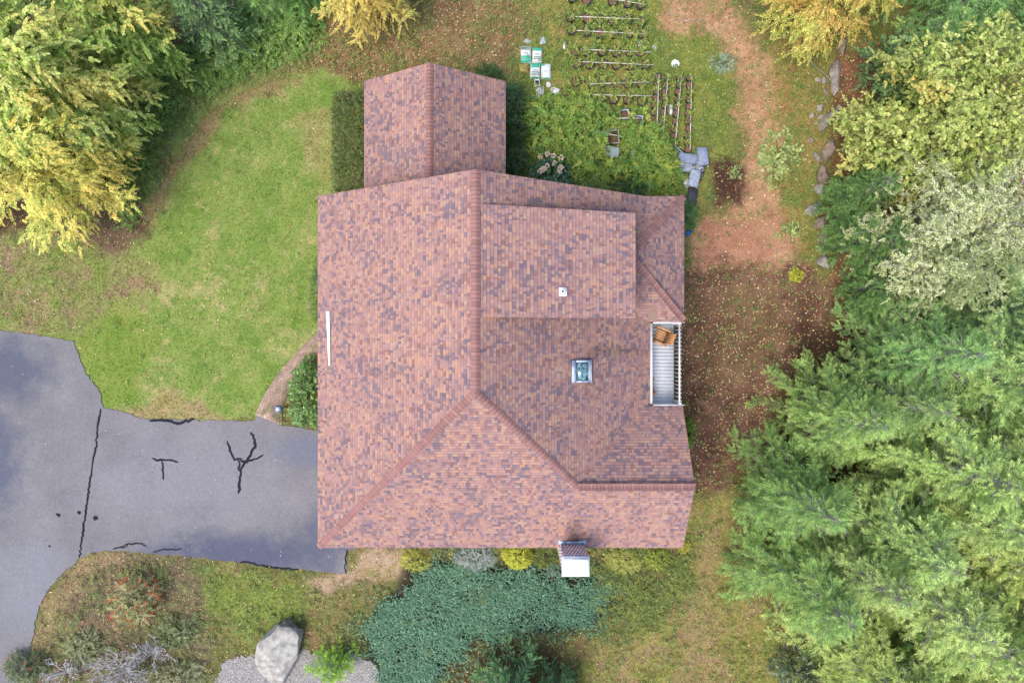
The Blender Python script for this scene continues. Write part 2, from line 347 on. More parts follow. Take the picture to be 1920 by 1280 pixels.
# ------------------------------------------------------------------ ground, with real patches of lawn, litter, soil
DRIVE = PX([(-420, 600), (0, 620), (70, 628), (140, 640), (147, 662), (163, 702), (188, 735), (193, 764), (240, 774), (265, 784),
            (360, 787), (480, 789), (481, 777), (528, 797), (600, 808), (668, 812), (668, 1030), (651, 1032), (650, 1075), (600, 1071), (540, 1063), (450, 1054),
            (380, 1045), (290, 1038), (235, 1032), (200, 1031), (170, 1036), (150, 1046), (118, 1074), (92, 1102), (77, 1130), (70, 1152), (65, 1182),
            (56, 1220), (30, 1290), (-40, 1500), (-420, 1500)])
HOUSE = [(-7, -7.45), (6.1, -7.45), (6.1, -2.85), (4.65, -2.85), (4.65, 1.15), (6.15, 1.15), (6.15, 5.1), (-.55, 5.1), (-.55, 9.9), (-5.5, 9.9), (-5.5, 5.1), (-7, 5.1)]
ZONES = [  # name, polygon (photo px on the ground), softness m, warp m, colours, grass density, litter, weeds, amount
 ('litter_top', [(560, 60), (720, 20), (1000, -80), (1010, 60), (960, 150), (820, 130), (690, 150), (600, 150), (520, 130)], .8, 1.2, [(172, 140, 108), (146, 114, 84), (138, 142, 80)], .6, 1.6, .4),
 ('garden', [(960, -60), (1270, -60), (1340, 40), (1385, 130), (1385, 300), (1300, 420), (1200, 360), (950, 330), (940, 200), (990, 60)], .5, .6, [(156, 162, 84), (124, 144, 66), (184, 150, 102)], .9, .35, .9),
 ('back_right', [(1420, -60), (1640, -60), (1640, 480), (1500, 520), (1440, 400), (1430, 100)], .5, .8, [(160, 148, 88), (134, 146, 74), (178, 130, 92)], .8, .5, .5),
 ('litter_right', [(1570, 90), (1720, 90), (1720, 560), (1590, 620), (1550, 560), (1560, 200)], .4, .6, [(150, 108, 84), (120, 84, 62), (168, 126, 96)], .1, 1.0, .1),
 ('track', [(1230, -40), (1370, -10), (1425, 70), (1448, 250), (1450, 400), (1510, 440), (1500, 540), (1290, 540), (1290, 440), (1350, 400), (1385, 330), (1390, 180), (1350, 90), (1240, 40)], .5, .7, [(210, 168, 132), (190, 144, 112), (170, 152, 104)], .35, .7, .2),
 ('track_pink', [(1330, 420), (1480, 400), (1500, 470), (1440, 510), (1300, 510)], .5, .6, [(196, 142, 118), (176, 122, 100), (190, 150, 120)], .05, .5, .02),
 ('dirt', [(1270, 500), (1400, 500), (1500, 480), (1575, 530), (1575, 650), (1460, 740), (1440, 830), (1360, 930), (1310, 940), (1270, 880)], .6, .9, [(126, 95, 80), (98, 73, 60), (148, 116, 96)], .1, 1.1, .16),
 ('dirt_green', [(1360, 560), (1470, 530), (1480, 640), (1400, 700), (1330, 720)], .5, .8, [(148, 128, 86), (126, 104, 76), (150, 144, 84)], .3, .6, .25),
 ('yard_south', [(1240, 940), (1360, 930), (1400, 1060), (1500, 1280), (1500, 1400), (1000, 1400), (1100, 1240), (1180, 1100)], .6, .8, [(168, 158, 96), (146, 150, 76), (178, 148, 116)], .9, .25, .4),
 ('south_path', [(1300, 960), (1345, 960), (1350, 1050), (1340, 1180), (1420, 1400), (1240, 1400), (1270, 1200), (1310, 1080)], .4, .7, [(186, 152, 124), (160, 128, 104), (166, 152, 100)], .3, .4, .1),
 ('south_bed', [(1100, 1020), (1310, 1010), (1300, 1120), (1180, 1200), (1080, 1180)], .5, .6, [(142, 146, 84), (112, 122, 70), (150, 122, 90)], .6, .3, 1.0),
 ('lawn', [(300, 230), (400, 175), (500, 140), (600, 135), (690, 170), (690, 360), (690, 640), (560, 680), (490, 790), (190, 800), (100, 640), (-120, 610), (-120, 440), (60, 420), (130, 440), (210, 470), (270, 430), (275, 370), (320, 300)], .35, .5, [(154, 174, 92), (126, 158, 72), (192, 186, 124)], 1.6, .12, .02),
 ('lawn_worn', [(-120, 420), (230, 420), (280, 500), (240, 600), (140, 640), (-120, 620)], .7, 1.2, [(162, 160, 104), (138, 158, 78), (172, 144, 116)], 1.0, .3, .08),
 ('lawn_green', [(140, 640), (250, 560), (290, 640), (260, 760), (200, 760)], .5, .6, [(144, 168, 76), (124, 154, 60), (166, 172, 96)], 1.6, .1, .02),
 ('lawn_bare', [(235, 770), (300, 735), (380, 745), (420, 788), (250, 792)], .4, .5, [(190, 166, 128), (176, 148, 112), (170, 162, 92)], .5, .1, 0),
 ('lawn_bare2', [(560, 215), (615, 215), (610, 330), (565, 320)], .4, .6, [(196, 172, 126), (186, 168, 114), (172, 168, 96)], .6, .2, 0),
 ('lawn_edge', [(260, 330), (320, 300), (400, 190), (520, 140), (560, 150), (430, 215), (330, 340), (280, 420), (240, 440)], .35, .5, [(176, 148, 116), (156, 124, 96), (150, 150, 84)], .3, .5, .1),
 ('weed_bank', [(225, 80), (420, 80), (560, 40), (600, 100), (500, 135), (400, 185), (330, 270), (260, 400), (200, 420)], .4, .6, [(138, 164, 96), (118, 146, 82), (160, 140, 106)], .8, .5, 1.1),
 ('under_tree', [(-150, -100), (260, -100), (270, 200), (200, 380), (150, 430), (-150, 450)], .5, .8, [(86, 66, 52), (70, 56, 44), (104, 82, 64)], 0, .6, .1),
 ('twig_patch', [(150, 390), (260, 370), (275, 440), (200, 470), (100, 440)], .4, .6, [(142, 118, 96), (120, 98, 80), (150, 132, 100)], .2, .6, .1),
 ('bed_sw', [(200, 1030), (380, 1045), (420, 1100), (380, 1400), (0, 1400), (65, 1180), (120, 1075)], .6, 1.2, [(142, 124, 100), (120, 110, 86), (138, 138, 94)], .6, .5, .5),
 ('bed_rim', [(200, 1030), (150, 1046), (80, 1130), (56, 1220), (85, 1240), (110, 1150), (160, 1080), (230, 1050)], .2, .3, [(198, 172, 130), (174, 150, 112), (156, 140, 98)], .8, .4, 0),
 ('moss', [(380, 1060), (570, 1080), (600, 1100), (590, 1170), (480, 1190), (390, 1170)], .9, 1.3, [(148, 162, 82), (126, 144, 70), (156, 138, 100)], 1.0, .2, .35),
 ('bare_sw', [(560, 1078), (660, 1072), (700, 1020), (780, 1030), (790, 1060), (700, 1100), (640, 1150), (600, 1120)], .4, .5, [(204, 176, 150), (186, 158, 128), (178, 162, 112)], .35, .3, .02),
 ('bed_mid', [(600, 1110), (720, 1090), (720, 1240), (680, 1250), (570, 1230), (560, 1160)], .4, .5, [(150, 138, 92), (126, 132, 72), (160, 128, 98)], .8, .3, .3),
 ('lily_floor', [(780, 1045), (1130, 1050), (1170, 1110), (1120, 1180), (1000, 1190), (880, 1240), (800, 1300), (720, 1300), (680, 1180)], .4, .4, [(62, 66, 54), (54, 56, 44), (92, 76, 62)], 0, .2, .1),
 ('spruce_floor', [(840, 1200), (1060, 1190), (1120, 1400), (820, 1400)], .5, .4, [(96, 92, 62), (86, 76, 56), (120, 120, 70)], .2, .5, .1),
 ('dark_soil', [(1312, 300), (1370, 290), (1402, 320), (1395, 390), (1340, 392), (1330, 350)], .35, .4, [(92, 66, 56), (74, 52, 44), (120, 88, 70)], .05, .6, .1),
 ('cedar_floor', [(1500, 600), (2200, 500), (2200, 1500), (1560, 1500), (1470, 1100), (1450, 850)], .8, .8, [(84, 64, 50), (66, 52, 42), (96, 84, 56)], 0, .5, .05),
]
AMT = {'lawn_bare2': .55, 'lawn_bare': .8, 'track': 1, 'track_pink': .85, 'dirt_green': .3, 'bed_rim': .6, 'litter_top': .85, 'lawn_edge': .75, 'lawn_green': .8, 'south_path': .45}
BASEC = (A(140, 138, 84), A(112, 122, 66), A(150, 118, 88))
def zone_eval(x, y):
    """returns colour, grass density, litter, weeds at points"""
    n1 = fbm(x*.45, y*.45, 3); n2 = fbm(x*1.6, y*1.6, 11, 5); wn = fbm(x*.8, y*.8, 23, 5)-.5
    wn2 = fbm(x*3.2, y*3.2, 29, 3)-.5; n3 = fbm(x*6.5, y*6.5, 37, 3)
    def tri(cs, k):
        a, b, c = [np.asarray(q)[None] for q in cs]
        f = sstep(.3, .7, n2*.6+n3*.4)[:, None]; g = sstep(.47, .7, (n1*.35+fbm(x*2.3+k, y*2.3, 41+k, 4)*.35+n3*.3))[:, None]
        return (a*(1-f)+b*f)*(1-g)+c*g
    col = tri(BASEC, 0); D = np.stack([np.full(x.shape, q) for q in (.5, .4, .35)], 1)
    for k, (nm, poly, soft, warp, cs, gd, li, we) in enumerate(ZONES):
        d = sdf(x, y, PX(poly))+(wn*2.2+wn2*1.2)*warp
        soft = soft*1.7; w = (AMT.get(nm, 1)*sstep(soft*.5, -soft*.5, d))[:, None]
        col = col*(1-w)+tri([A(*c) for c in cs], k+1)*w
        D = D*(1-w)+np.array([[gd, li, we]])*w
    return col, D
GX0, GX1, GY0, GY1, GS = -25.5, 25.5, -18.0, 18.0, .085
nx, ny = int((GX1-GX0)/GS)+1, int((GY1-GY0)/GS)+1
gx, gy = np.meshgrid(np.linspace(GX0, GX1, nx), np.linspace(GY0, GY1, ny))
gxf, gyf = gx.ravel(), gy.ravel()
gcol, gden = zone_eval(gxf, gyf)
GRAVEL = PX([(425, 1236), (470, 1226), (560, 1214), (600, 1228), (660, 1222), (705, 1246), (722, 1300), (740, 1400), (380, 1400), (400, 1280)])
hard = np.minimum(np.minimum(sdf(gxf, gyf, DRIVE), sdf(gxf, gyf, HOUSE)), sdf(gxf, gyf, GRAVEL)+.25)
gz = (fbm(gxf*.9, gyf*.9, 5, 5)-.5)*.22*sstep(.1, 1.2, hard)*np.where(gden[:, 0] > 1.1, .35, 1)
gi = np.arange(nx*ny).reshape(ny, nx)
gF = np.stack([gi[:-1, :-1], gi[:-1, 1:], gi[1:, 1:], gi[1:, :-1]], -1).reshape(-1, 4)
gV = np.stack([gxf, gyf, gz], 1)
# outer skirt to the horizon, welded to the fine sheet's corners
BIG = 700.0
ov = np.array([(-BIG, -BIG, -.05), (BIG, -BIG, -.05), (BIG, BIG, -.05), (-BIG, BIG, -.05)])
b0 = len(gV); cor = [gi[0, 0], gi[0, -1], gi[-1, -1], gi[-1, 0]]
oF = np.array([[b0, b0+1, cor[1], cor[0]], [b0+1, b0+2, cor[2], cor[1]], [b0+2, b0+3, cor[3], cor[2]], [b0+3, b0, cor[0], cor[3]]])
for a_, s_ in ((gi[0, :], 1), (gi[-1, :], 1), (gi[:, 0], 1), (gi[:, -1], 1)): gV[a_, 2] = -.03
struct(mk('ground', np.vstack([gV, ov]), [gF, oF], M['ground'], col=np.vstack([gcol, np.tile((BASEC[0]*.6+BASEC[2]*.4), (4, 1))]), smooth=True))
def glook(x, y):
    i = np.clip(((x-GX0)/(GX1-GX0)*(nx-1)).round().astype(int), 0, nx-1); j = np.clip(((y-GY0)/(GY1-GY0)*(ny-1)).round().astype(int), 0, ny-1)
    q = j*nx+i
    return gcol[q], gden[q], gz[q], hard[q]
def gzat(x, y): return float(glook(np.array([x]), np.array([y]))[2][0])

def outline_noise(pts, step=.12, amp=.03, seed=0):
    r = np.random.default_rng(seed); out = []
    for (a, b) in zip(pts, pts[1:]+pts[:1]):
        n = max(1, int(math.dist(a, b)/step)) if math.dist(a, b) < 12 else 6
        for k in range(n):
            t = k/n; out.append((a[0]+(b[0]-a[0])*t+r.normal(0, amp), a[1]+(b[1]-a[1])*t+r.normal(0, amp)))
    return out
def sheet(name, pts, z, mat, thick=.06, grid=.6):
    from mathutils.geometry import delaunay_2d_cdt
    n = len(pts); xs, ys = zip(*pts); gx_, gy_ = np.meshgrid(np.arange(min(xs), max(xs), grid), np.arange(min(ys), max(ys), grid))
    rr = np.random.default_rng(1); q = np.stack([gx_.ravel(), gy_.ravel()], 1)+rr.uniform(-.1, .1, (gx_.size, 2))*grid; q = q[sdf(q[:, 0], q[:, 1], pts) < -grid*.35]
    co, _, tr, *_r = delaunay_2d_cdt([Vector(p) for p in pts]+[Vector(p) for p in q.tolist()], [], [list(range(n))], 1, 1e-5)
    F = []
    for t in tr:
        (ax, ay), (bx, by), (cx, cy) = (co[i] for i in t)
        F.append(list(t) if (bx-ax)*(cy-ay)-(by-ay)*(cx-ax) > 0 else list(t)[::-1])
    V = [(p[0], p[1], z) for p in co]; m = len(V); V += [(x, y, z) for x, y in pts]+[(x, y, z-thick) for x, y in pts]
    ar = sum(pts[i][0]*pts[(i+1) % n][1]-pts[(i+1) % n][0]*pts[i][1] for i in range(n))
    for i in range(n):
        j = (i+1) % n; F.append([m+n+i, m+n+j, m+j, m+i] if ar > 0 else [m+i, m+j, m+n+j, m+n+i])
    return mk(name, V, F, mat)
drive = struct(sheet('driveway', outline_noise(DRIVE, .12, .022, 3), .035, M['asphalt'], .09))
def ribbon(pts, w, seed, z=.04):
    r = np.random.default_rng(seed); q = []
    for a, b in zip(pts, pts[1:]):
        n = max(2, int(math.dist(a, b)/.1))
        q += [(a[0]+(b[0]-a[0])*k/n, a[1]+(b[1]-a[1])*k/n) for k in range(n)]
    q.append(pts[-1]); q = np.array(q); q[1:-1] += r.normal(0, .02, q[1:-1].shape)
    t = unit(np.gradient(q, axis=0)); nrm = np.stack([-t[:, 1], t[:, 0]], 1)
    ww = w*(.4+1.0*fbm(np.arange(len(q))*.35, np.full(len(q), seed*3.3), seed))[:, None]
    ww[0] *= .3; ww[-1] *= .3
    V = np.vstack([q+nrm*ww/2, q-nrm*ww/2]); V = np.hstack([V, np.full((len(V), 1), z)])
    n = len(q); F = np.array([[n+i, n+i+1, i+1, i] for i in range(n-1)])
    return V, F
cV, cF, cn = [], [], 0
for k, (pl, w) in enumerate([
    ([(190, 765), (184, 800), (182, 832), (174, 870), (166, 930), (158, 985), (150, 1045)], .1),
    ([(285, 858), (300, 862), (320, 861), (335, 866)], .09), ([(303, 862), (307, 876), (307, 899)], .09),
    ([(470, 809), (479, 824), (479, 838), (471, 852), (456, 870), (451, 890), (448, 925)], .11),
    ([(427, 825), (433, 848), (441, 861), (446, 858), (450, 866), (449, 878), (452, 884)], .11), ([(446, 858), (456, 864), (466, 868)], .1), ([(495, 852), (478, 861), (455, 865)], .1),
    ([(280, 787), (318, 789), (336, 794), (350, 789), (366, 785)], .12),
    ([(212, 1029), (238, 1021), (262, 1018), (277, 1023)], .07), ([(288, 1034), (308, 1029), (342, 1028)], .07), ([(222, 1027), (236, 1025), (242, 1019)], .05),
    ([(450, 1054), (466, 1052), (488, 1060), (520, 1063), (560, 1067)], .09),
    ([(106, 962), (115, 964)], .2), ([(146, 958), (153, 961)], .2), ([(176, 968), (185, 971)], .22), ([(92, 1022), (96, 1024)], .13),
    ([(650, 1030), (649, 1055), (648, 1074)], .07)]):
    V, F = ribbon(PX(pl), w, k+1, .039+.0003*k); cV.append(V); cF.append(F+cn); cn += len(V)
mk('crack_sealant', np.vstack(cV), np.vstack(cF), M['tar'], drive)
struct(sheet('gravel_path', outline_noise(GRAVEL, .12, .05, 5), .03, M['gravel'], .12))
# curved brick walk
wo = [(478, 777), (497, 737), (514, 712), (534, 686), (560, 657), (600, 619), (660, 590)]
wi = [(529, 797), (531, 760), (541, 734), (556, 708), (577, 682), (606, 658), (664, 640)]
def dense(p, n=40):
    p = np.array(p, float); s = np.concatenate([[0], np.cumsum(np.linalg.norm(np.diff(p, axis=0), axis=1))]); q = np.linspace(0, s[-1], n)
    return np.stack([np.interp(q, s, p[:, i]) for i in (0, 1)], 1)
a, b = dense(PX(wo)), dense(PX(wi)); m_ = (a+b)/2
s_ = np.concatenate([[0], np.cumsum(np.linalg.norm(np.diff(m_, axis=0), axis=1))]); w_ = np.linalg.norm(a-b, axis=1)
V = np.vstack([np.c_[a, np.full(40, .045)], np.c_[b, np.full(40, .045)], np.c_[a, np.full(40, -.05)], np.c_[b, np.full(40, -.05)]])
uv = np.vstack([np.c_[s_, np.zeros(40)], np.c_[s_, np.full(40, 1.05)], np.c_[s_, np.zeros(40)], np.c_[s_, np.full(40, 1.05)]])
F = []
for i in range(39): F += [[40+i, 41+i, 1+i, i], [i, i+1, 81+i, 80+i], [120+i, 121+i, 41+i, 40+i]]
F += [[0, 80, 120, 40]]
struct(mk('brick_path', V, F, M['walk'], uv=uv))

# ------------------------------------------------------------------ the house
house = thing('house', 'large house with a reddish brown shingle roof and attached gabled wing', 'house', (0, 0, 0))
S = .65; ZE = 4.0
zW = lambda x, y: ZE+S*(x+7.4)
zE_ = lambda x, y: 8.043-S*(x+1.18)
zS = lambda x, y: ZE+S*(y+7.85)
zN = lambda x, y: 5.755-S*(y+5.15)
zBE = lambda x, y: ZE+S*(6.56-x)
zBN = lambda x, y: ZE+S*(5.53-y)
zBS = lambda x, y: ZE+S*(y-.75)
zGW = lambda x, y: 3.2+S*(x+5.80)
zGE = lambda x, y: 3.2+S*(-.25-x)
zD = lambda x, y: 7.93-.296*(x+1.0)
SHP = [(A(194, 154, 148), .34), (A(182, 143, 138), .24), (A(212, 164, 143), .14), (A(206, 172, 151), .06), (A(152, 132, 140), .1), (A(136, 120, 132), .06), (A(168, 126, 118), .06)]
SHC = np.array([c for c, _ in SHP]); SHW = np.array([w for _, w in SHP]); SHC = SHC*.95; SHC = SHC*.92+(SHC*SHW[:, None]).sum(0)*.08
STAIN_SHADE = [(2.9, -.36, 5.2, -.36, .2, .34), (2.3, -7.45, 2.35, -6.75, .22, .5), (4.6, 1.3, 5.2, .9, .2, .2)]   # dark streak below skylight, soot and painted shade by the chimney, dirt in the valley
def stain_shade(x, y, sd):
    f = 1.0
    for ax, ay, bx, by, r, a in STAIN_SHADE:
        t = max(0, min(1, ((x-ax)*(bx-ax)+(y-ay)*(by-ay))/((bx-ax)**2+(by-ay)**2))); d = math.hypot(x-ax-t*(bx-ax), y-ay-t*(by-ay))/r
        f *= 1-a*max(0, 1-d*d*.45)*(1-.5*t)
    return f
def clip(poly, inside, isect):
    out = []
    for i in range(len(poly)):
        p, q = poly[i-1], poly[i]
        a, b = inside(p), inside(q)
        if a >= 0 and b >= 0: out.append(q)
        elif a >= 0 > b or b >= 0 > a:
            t = a/(a-b); m = (p[0]+(q[0]-p[0])*t, p[1]+(q[1]-p[1])*t); out.append(m)
            if b >= 0: out.append(q)
    return out
def shingles(zf, polys, d, slope, parent, seed, name='shingle_slope', dim=1.0):
    """individual shingle tabs laid in courses; d = horizontal downslope unit vector, polys = convex plan polygons"""
    cx, cy = -d[1], d[0]; e = .124/math.sqrt(1+slope*slope)
    V, F, C = [], [], []
    for poly in polys:
        ar = sum(poly[i][0]*poly[(i+1) % len(poly)][1]-poly[(i+1) % len(poly)][0]*poly[i][1] for i in range(len(poly)))
        if ar < 0: poly = poly[::-1]
        loc = [(p[0]*cx+p[1]*cy, -(p[0]*d[0]+p[1]*d[1])) for p in poly]   # (along course, up slope)
        ar = sum(loc[i][0]*loc[(i+1) % len(loc)][1]-loc[(i+1) % len(loc)][0]*loc[i][1] for i in range(len(loc)))
        if ar < 0: loc = loc[::-1]
        edges = list(zip(loc, loc[1:]+loc[:1]))
        wmin, wmax = min(q[1] for q in loc), max(q[1] for q in loc); smin, smax = min(q[0] for q in loc), max(q[0] for q in loc)
        r0 = math.floor(wmin/e)
        for row in range(r0, math.ceil(wmax/e)):
            rg = random.Random('%d/%d' % (seed, row)); s = -12.0+rg.random()*.3; w0 = row*e; thick = True
            while s < 12.0:
                wd = rg.choice((.06, .08, .1, .13, .18)); thick = not thick if rg.random() < .8 else thick
                t = .0065
                r1, r2, r3 = rg.random(), rg.random(), rg.random()
                s1 = s+wd; sa = s; s = s1
                if s1 < smin or sa > smax: continue
                q = [(sa, w0), (s1, w0), (s1, w0+e), (sa, w0+e)]
                for (pa, pb) in edges:
                    q = clip(q, lambda p: (pb[0]-pa[0])*(p[1]-pa[1])-(pb[1]-pa[1])*(p[0]-pa[0]), None)
                    if len(q) < 3: break
                if len(q) < 3: continue
                # colour: slate tabs come in loose clusters
                cl = float(fbm(np.array([sa*1.1+seed*7]), np.array([w0*1.6]), 77, 3)[0])
                W = SHW.copy(); W[4:6] *= np.interp(cl, [.35, .7], [.35, 2.6]); W[2:4] *= np.interp(cl, [.3, .65], [1.5, .6])
                cc = SHC[min(int(np.searchsorted(np.cumsum(W)/W.sum(), r1)), 6)]*(.94+.12*r2)*dim*stain_shade((sa+wd/2)*cx-w0*d[0], (sa+wd/2)*cy-w0*d[1], seed)
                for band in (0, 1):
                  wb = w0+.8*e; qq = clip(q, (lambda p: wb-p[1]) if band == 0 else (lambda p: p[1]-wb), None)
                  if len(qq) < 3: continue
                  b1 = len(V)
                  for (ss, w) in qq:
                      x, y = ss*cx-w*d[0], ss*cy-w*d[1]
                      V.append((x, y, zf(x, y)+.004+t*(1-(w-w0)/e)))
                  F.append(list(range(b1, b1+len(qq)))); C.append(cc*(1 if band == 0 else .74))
                b0 = len(V); n = len(q)
                for (ss, w) in q:
                    x, y = ss*cx-w*d[0], ss*cy-w*d[1]
                    V.append((x, y, zf(x, y)+.004+t*(1-(w-w0)/e)))
                for (ss, w) in q:
                    x, y = ss*cx-(w-.007)*d[0], ss*cy-(w-.007)*d[1]; V.append((x, y, zf(x, y)-.008))
                for i in range(n):
                    j = (i+1) % n
                    if not (abs(q[i][1]-w0) < 1e-6 and abs(q[j][1]-w0) < 1e-6) and all(abs(q[i][0]-a_) > 1e-6 or abs(q[j][0]-a_) > 1e-6 for a_ in (smin, smax)): continue
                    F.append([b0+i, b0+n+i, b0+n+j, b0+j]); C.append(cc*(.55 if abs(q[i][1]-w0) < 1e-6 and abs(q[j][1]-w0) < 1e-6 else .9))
    # orient tops upward
    for k, f in enumerate(F):
        if len(f) >= 3 and f[1] == f[0]+1:
            p, q, r = V[f[0]], V[f[1]], V[f[2]]
            if (q[0]-p[0])*(r[1]-p[1])-(q[1]-p[1])*(r[0]-p[0]) < 0: F[k] = f[::-1]
    return mk(name, V, F, M['shingle'], parent, col=np.array(C))
def slab(name, items, parent, mat=None):
    mb = MB()
    for zf, poly in items:
        ar = sum(poly[i][0]*poly[(i+1) % len(poly)][1]-poly[(i+1) % len(poly)][0]*poly[i][1] for i in range(len(poly)))
        if ar < 0: poly = poly[::-1]
        mb.prism(poly, lambda x, y: zf(x, y)-.19, lambda x, y: zf(x, y)-.006)
    return mb.build(name, mat or M['fascia'], parent)
def caps(zl, zr, p0, p1, parent, seed, w=.132, name='ridge_cap'):
    """overlapping cap shingles from p0 up to p1 along a ridge or hip (plan points)"""
    rg = random.Random(seed); V, F, C = [], [], []
    L = math.dist(p0, p1); ux, uy = (p1[0]-p0[0])/L, (p1[1]-p0[1])/L; lx, ly = -uy, ux
    n = max(2, int(L/.132)); st = L/n
    base = A(174, 131, 126)
    for k in range(n):
        c = base*(.86+.26*rg.random()); b0 = len(V)
        s0, s1 = k*st, min(L, (k+1.12)*st)
        ww = w*(1+rg.uniform(-.04, .04))
        for s, lift in ((s0, .048), (s1, .026)):
            for side, zf, hw in ((1, zl, ww), (.42, zl, ww), (0, None, 0), (-.42, zr, ww), (-1, zr, ww)):
                x, y = p0[0]+ux*s+lx*side*hw, p0[1]+uy*s+ly*side*hw
                if side == 0: z = max(min(zl(x, y), zr(x, y)), 0)+lift
                else: z = zf(x, y)+lift
                V.append((x, y, z-(.012 if abs(side) == 1 else 0)))
        for i in range(4): F.append([b0+i+1, b0+i, b0+5+i, b0+6+i]); C.append(c)
        e0 = len(V)
        for i in range(5): x, y, z = V[b0+i]; V.append((x-ux*.026, y-uy*.026, z-.035))
        for i in range(4): F.append([b0+i, b0+i+1, e0+i+1, e0+i]); C.append(c*.45)
    return mk(name, V, F, M['shingle'], parent, col=np.array(C))
# plan polygons
pW = [(-7.4, 5.53), (-7.4, -7.85), (-1.18, -1.63), (-1.18, 5.53)]
pS1 = [(-7.4, -7.85), (2.34, -7.85), (2.34, -5.15), (-1.18, -1.63)]; pS2 = [(2.34, -7.85), (6.5, -7.85), (6.5, -5.15), (2.34, -5.15)]
pE = [(-1.18, 5.53), (-1.18, -1.63), (2.34, -5.15), (5.04, -2.45), (5.04, 5.53)]
pEx = [(5.04, -2.45), (5.3, -2.45), (5.3, .75), (5.04, .75)]
pN = [(2.34, -5.15), (6.5, -5.15), (6.5, -2.45), (5.04, -2.45)]
pBE = [(6.56, 5.53), (4.17, 3.14), (6.56, .75)]
pBN = [(5.04, 5.53), (6.56, 5.53), (4.17, 3.14), (2.65, 3.14)]
pBS = [(5.04, .75), (2.65, 3.14), (4.17, 3.14), (6.56, .75)]
pGW = [(-5.80, 10.2), (-5.80, 5.2), (-3.025, 5.2), (-3.025, 10.2)]; pGE = [(-.25, 10.2), (-.25, 5.2), (-3.025, 5.2), (-3.025, 10.2)]
pD = [(-1.0, .79), (4.27, .79), (4.27, 4.44), (-1.0, 4.44)]
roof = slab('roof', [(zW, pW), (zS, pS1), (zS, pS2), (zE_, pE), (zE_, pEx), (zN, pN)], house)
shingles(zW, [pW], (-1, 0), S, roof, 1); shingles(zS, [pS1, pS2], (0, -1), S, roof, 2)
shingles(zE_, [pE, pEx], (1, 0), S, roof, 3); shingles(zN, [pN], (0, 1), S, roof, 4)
caps(zW, zE_, (-1.18, -1.66), (-1.18, 5.53), roof, 1, .15); caps(zW, zS, (-7.36, -7.81), (-1.18, -1.63), roof, 2)
caps(zS, zE_, (2.34, -5.15), (-1.18, -1.63), roof, 3); caps(zN, zS, (6.5, -5.15), (2.34, -5.15), roof, 4)
bay = slab('bay_roof', [(zBE, pBE), (zBN, pBN), (zBS, pBS)], house)
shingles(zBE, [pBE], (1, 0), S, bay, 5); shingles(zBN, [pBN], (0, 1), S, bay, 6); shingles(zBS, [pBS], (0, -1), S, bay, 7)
caps(zBN, zBE, (6.52, 5.49), (4.17, 3.14), bay, 5); caps(zBE, zBS, (6.52, .79), (4.17, 3.14), bay, 6); caps(zBS, zBN, (4.17, 3.14), (2.65, 3.14), bay, 7)
wing = slab('wing_roof', [(zGW, pGW), (zGE, pGE)], house)
shingles(zGW, [pGW], (-1, 0), S, wing, 8); shingles(zGE, [pGE], (1, 0), S, wing, 9); caps(zGW, zGE, (-3.025, 5.2), (-3.025, 10.2), wing, 8, .14)
dorm = MB()
zt = lambda x: zD(x, 0)-.2
dorm.hexa([(-.6, 1.09, 5.2), (3.97, 1.09, 4.3), (3.97, 4.14, 4.3), (-.6, 4.14, 5.2), (-.6, 1.09, zt(-.6)), (3.97, 1.09, zt(3.97)), (3.97, 4.14, zt(3.97)), (-.6, 4.14, zt(-.6))])
dormer = dorm.build('dormer', M['siding'], house)
slab('dormer_roof', [(zD, pD)], dormer, M['fascia']); shingles(zD, [pD], (1, 0), .296, dormer, 10)
def edge_trim(mb, poly_edge, zf, h=.17, t=.025):
    (x0, y0), (x1, y1) = poly_edge; L = math.dist((x0, y0), (x1, y1)); nx_, ny_ = (y1-y0)/L*t, -(x1-x0)/L*t
    mb.hexa([(x0, y0, zf(x0, y0)-h), (x1, y1, zf(x1, y1)-h), (x1+nx_, y1+ny_, zf(x1, y1)-h), (x0+nx_, y0+ny_, zf(x0, y0)-h),
             (x0, y0, zf(x0, y0)-.004), (x1, y1, zf(x1, y1)-.004), (x1+nx_, y1+ny_, zf(x1, y1)-.004), (x0+nx_, y0+ny_, zf(x0, y0)-.004)])
dv = MB(); edge_trim(dv, ((4.27, .79), (4.27, 4.44)), zD, .14, .03); dv.build('fascia', M['fascia'], dormer)
# valley flashing strewn with needles, where the bay meets the main slope
fl = MB()
fl.add([(4.62, 1.2, zE_(4.62, 0)+.035), (5.06, .78, zE_(5.06, 0)+.035), (5.5, .82, zBS(0, .82)+.04), (5.42, 1.3, zBS(0, 1.3)+.03), (4.75, 1.55, zE_(4.75, 0)+.10), (4.5, 1.5, zE_(4.5, 0)+.05)], [[0, 1, 2, 3, 4, 5]])
fl.build('valley_flashing', plain('weathered_valley', A(186, 150, 132), A(140, 120, 110), 18, .9, .5), bay)
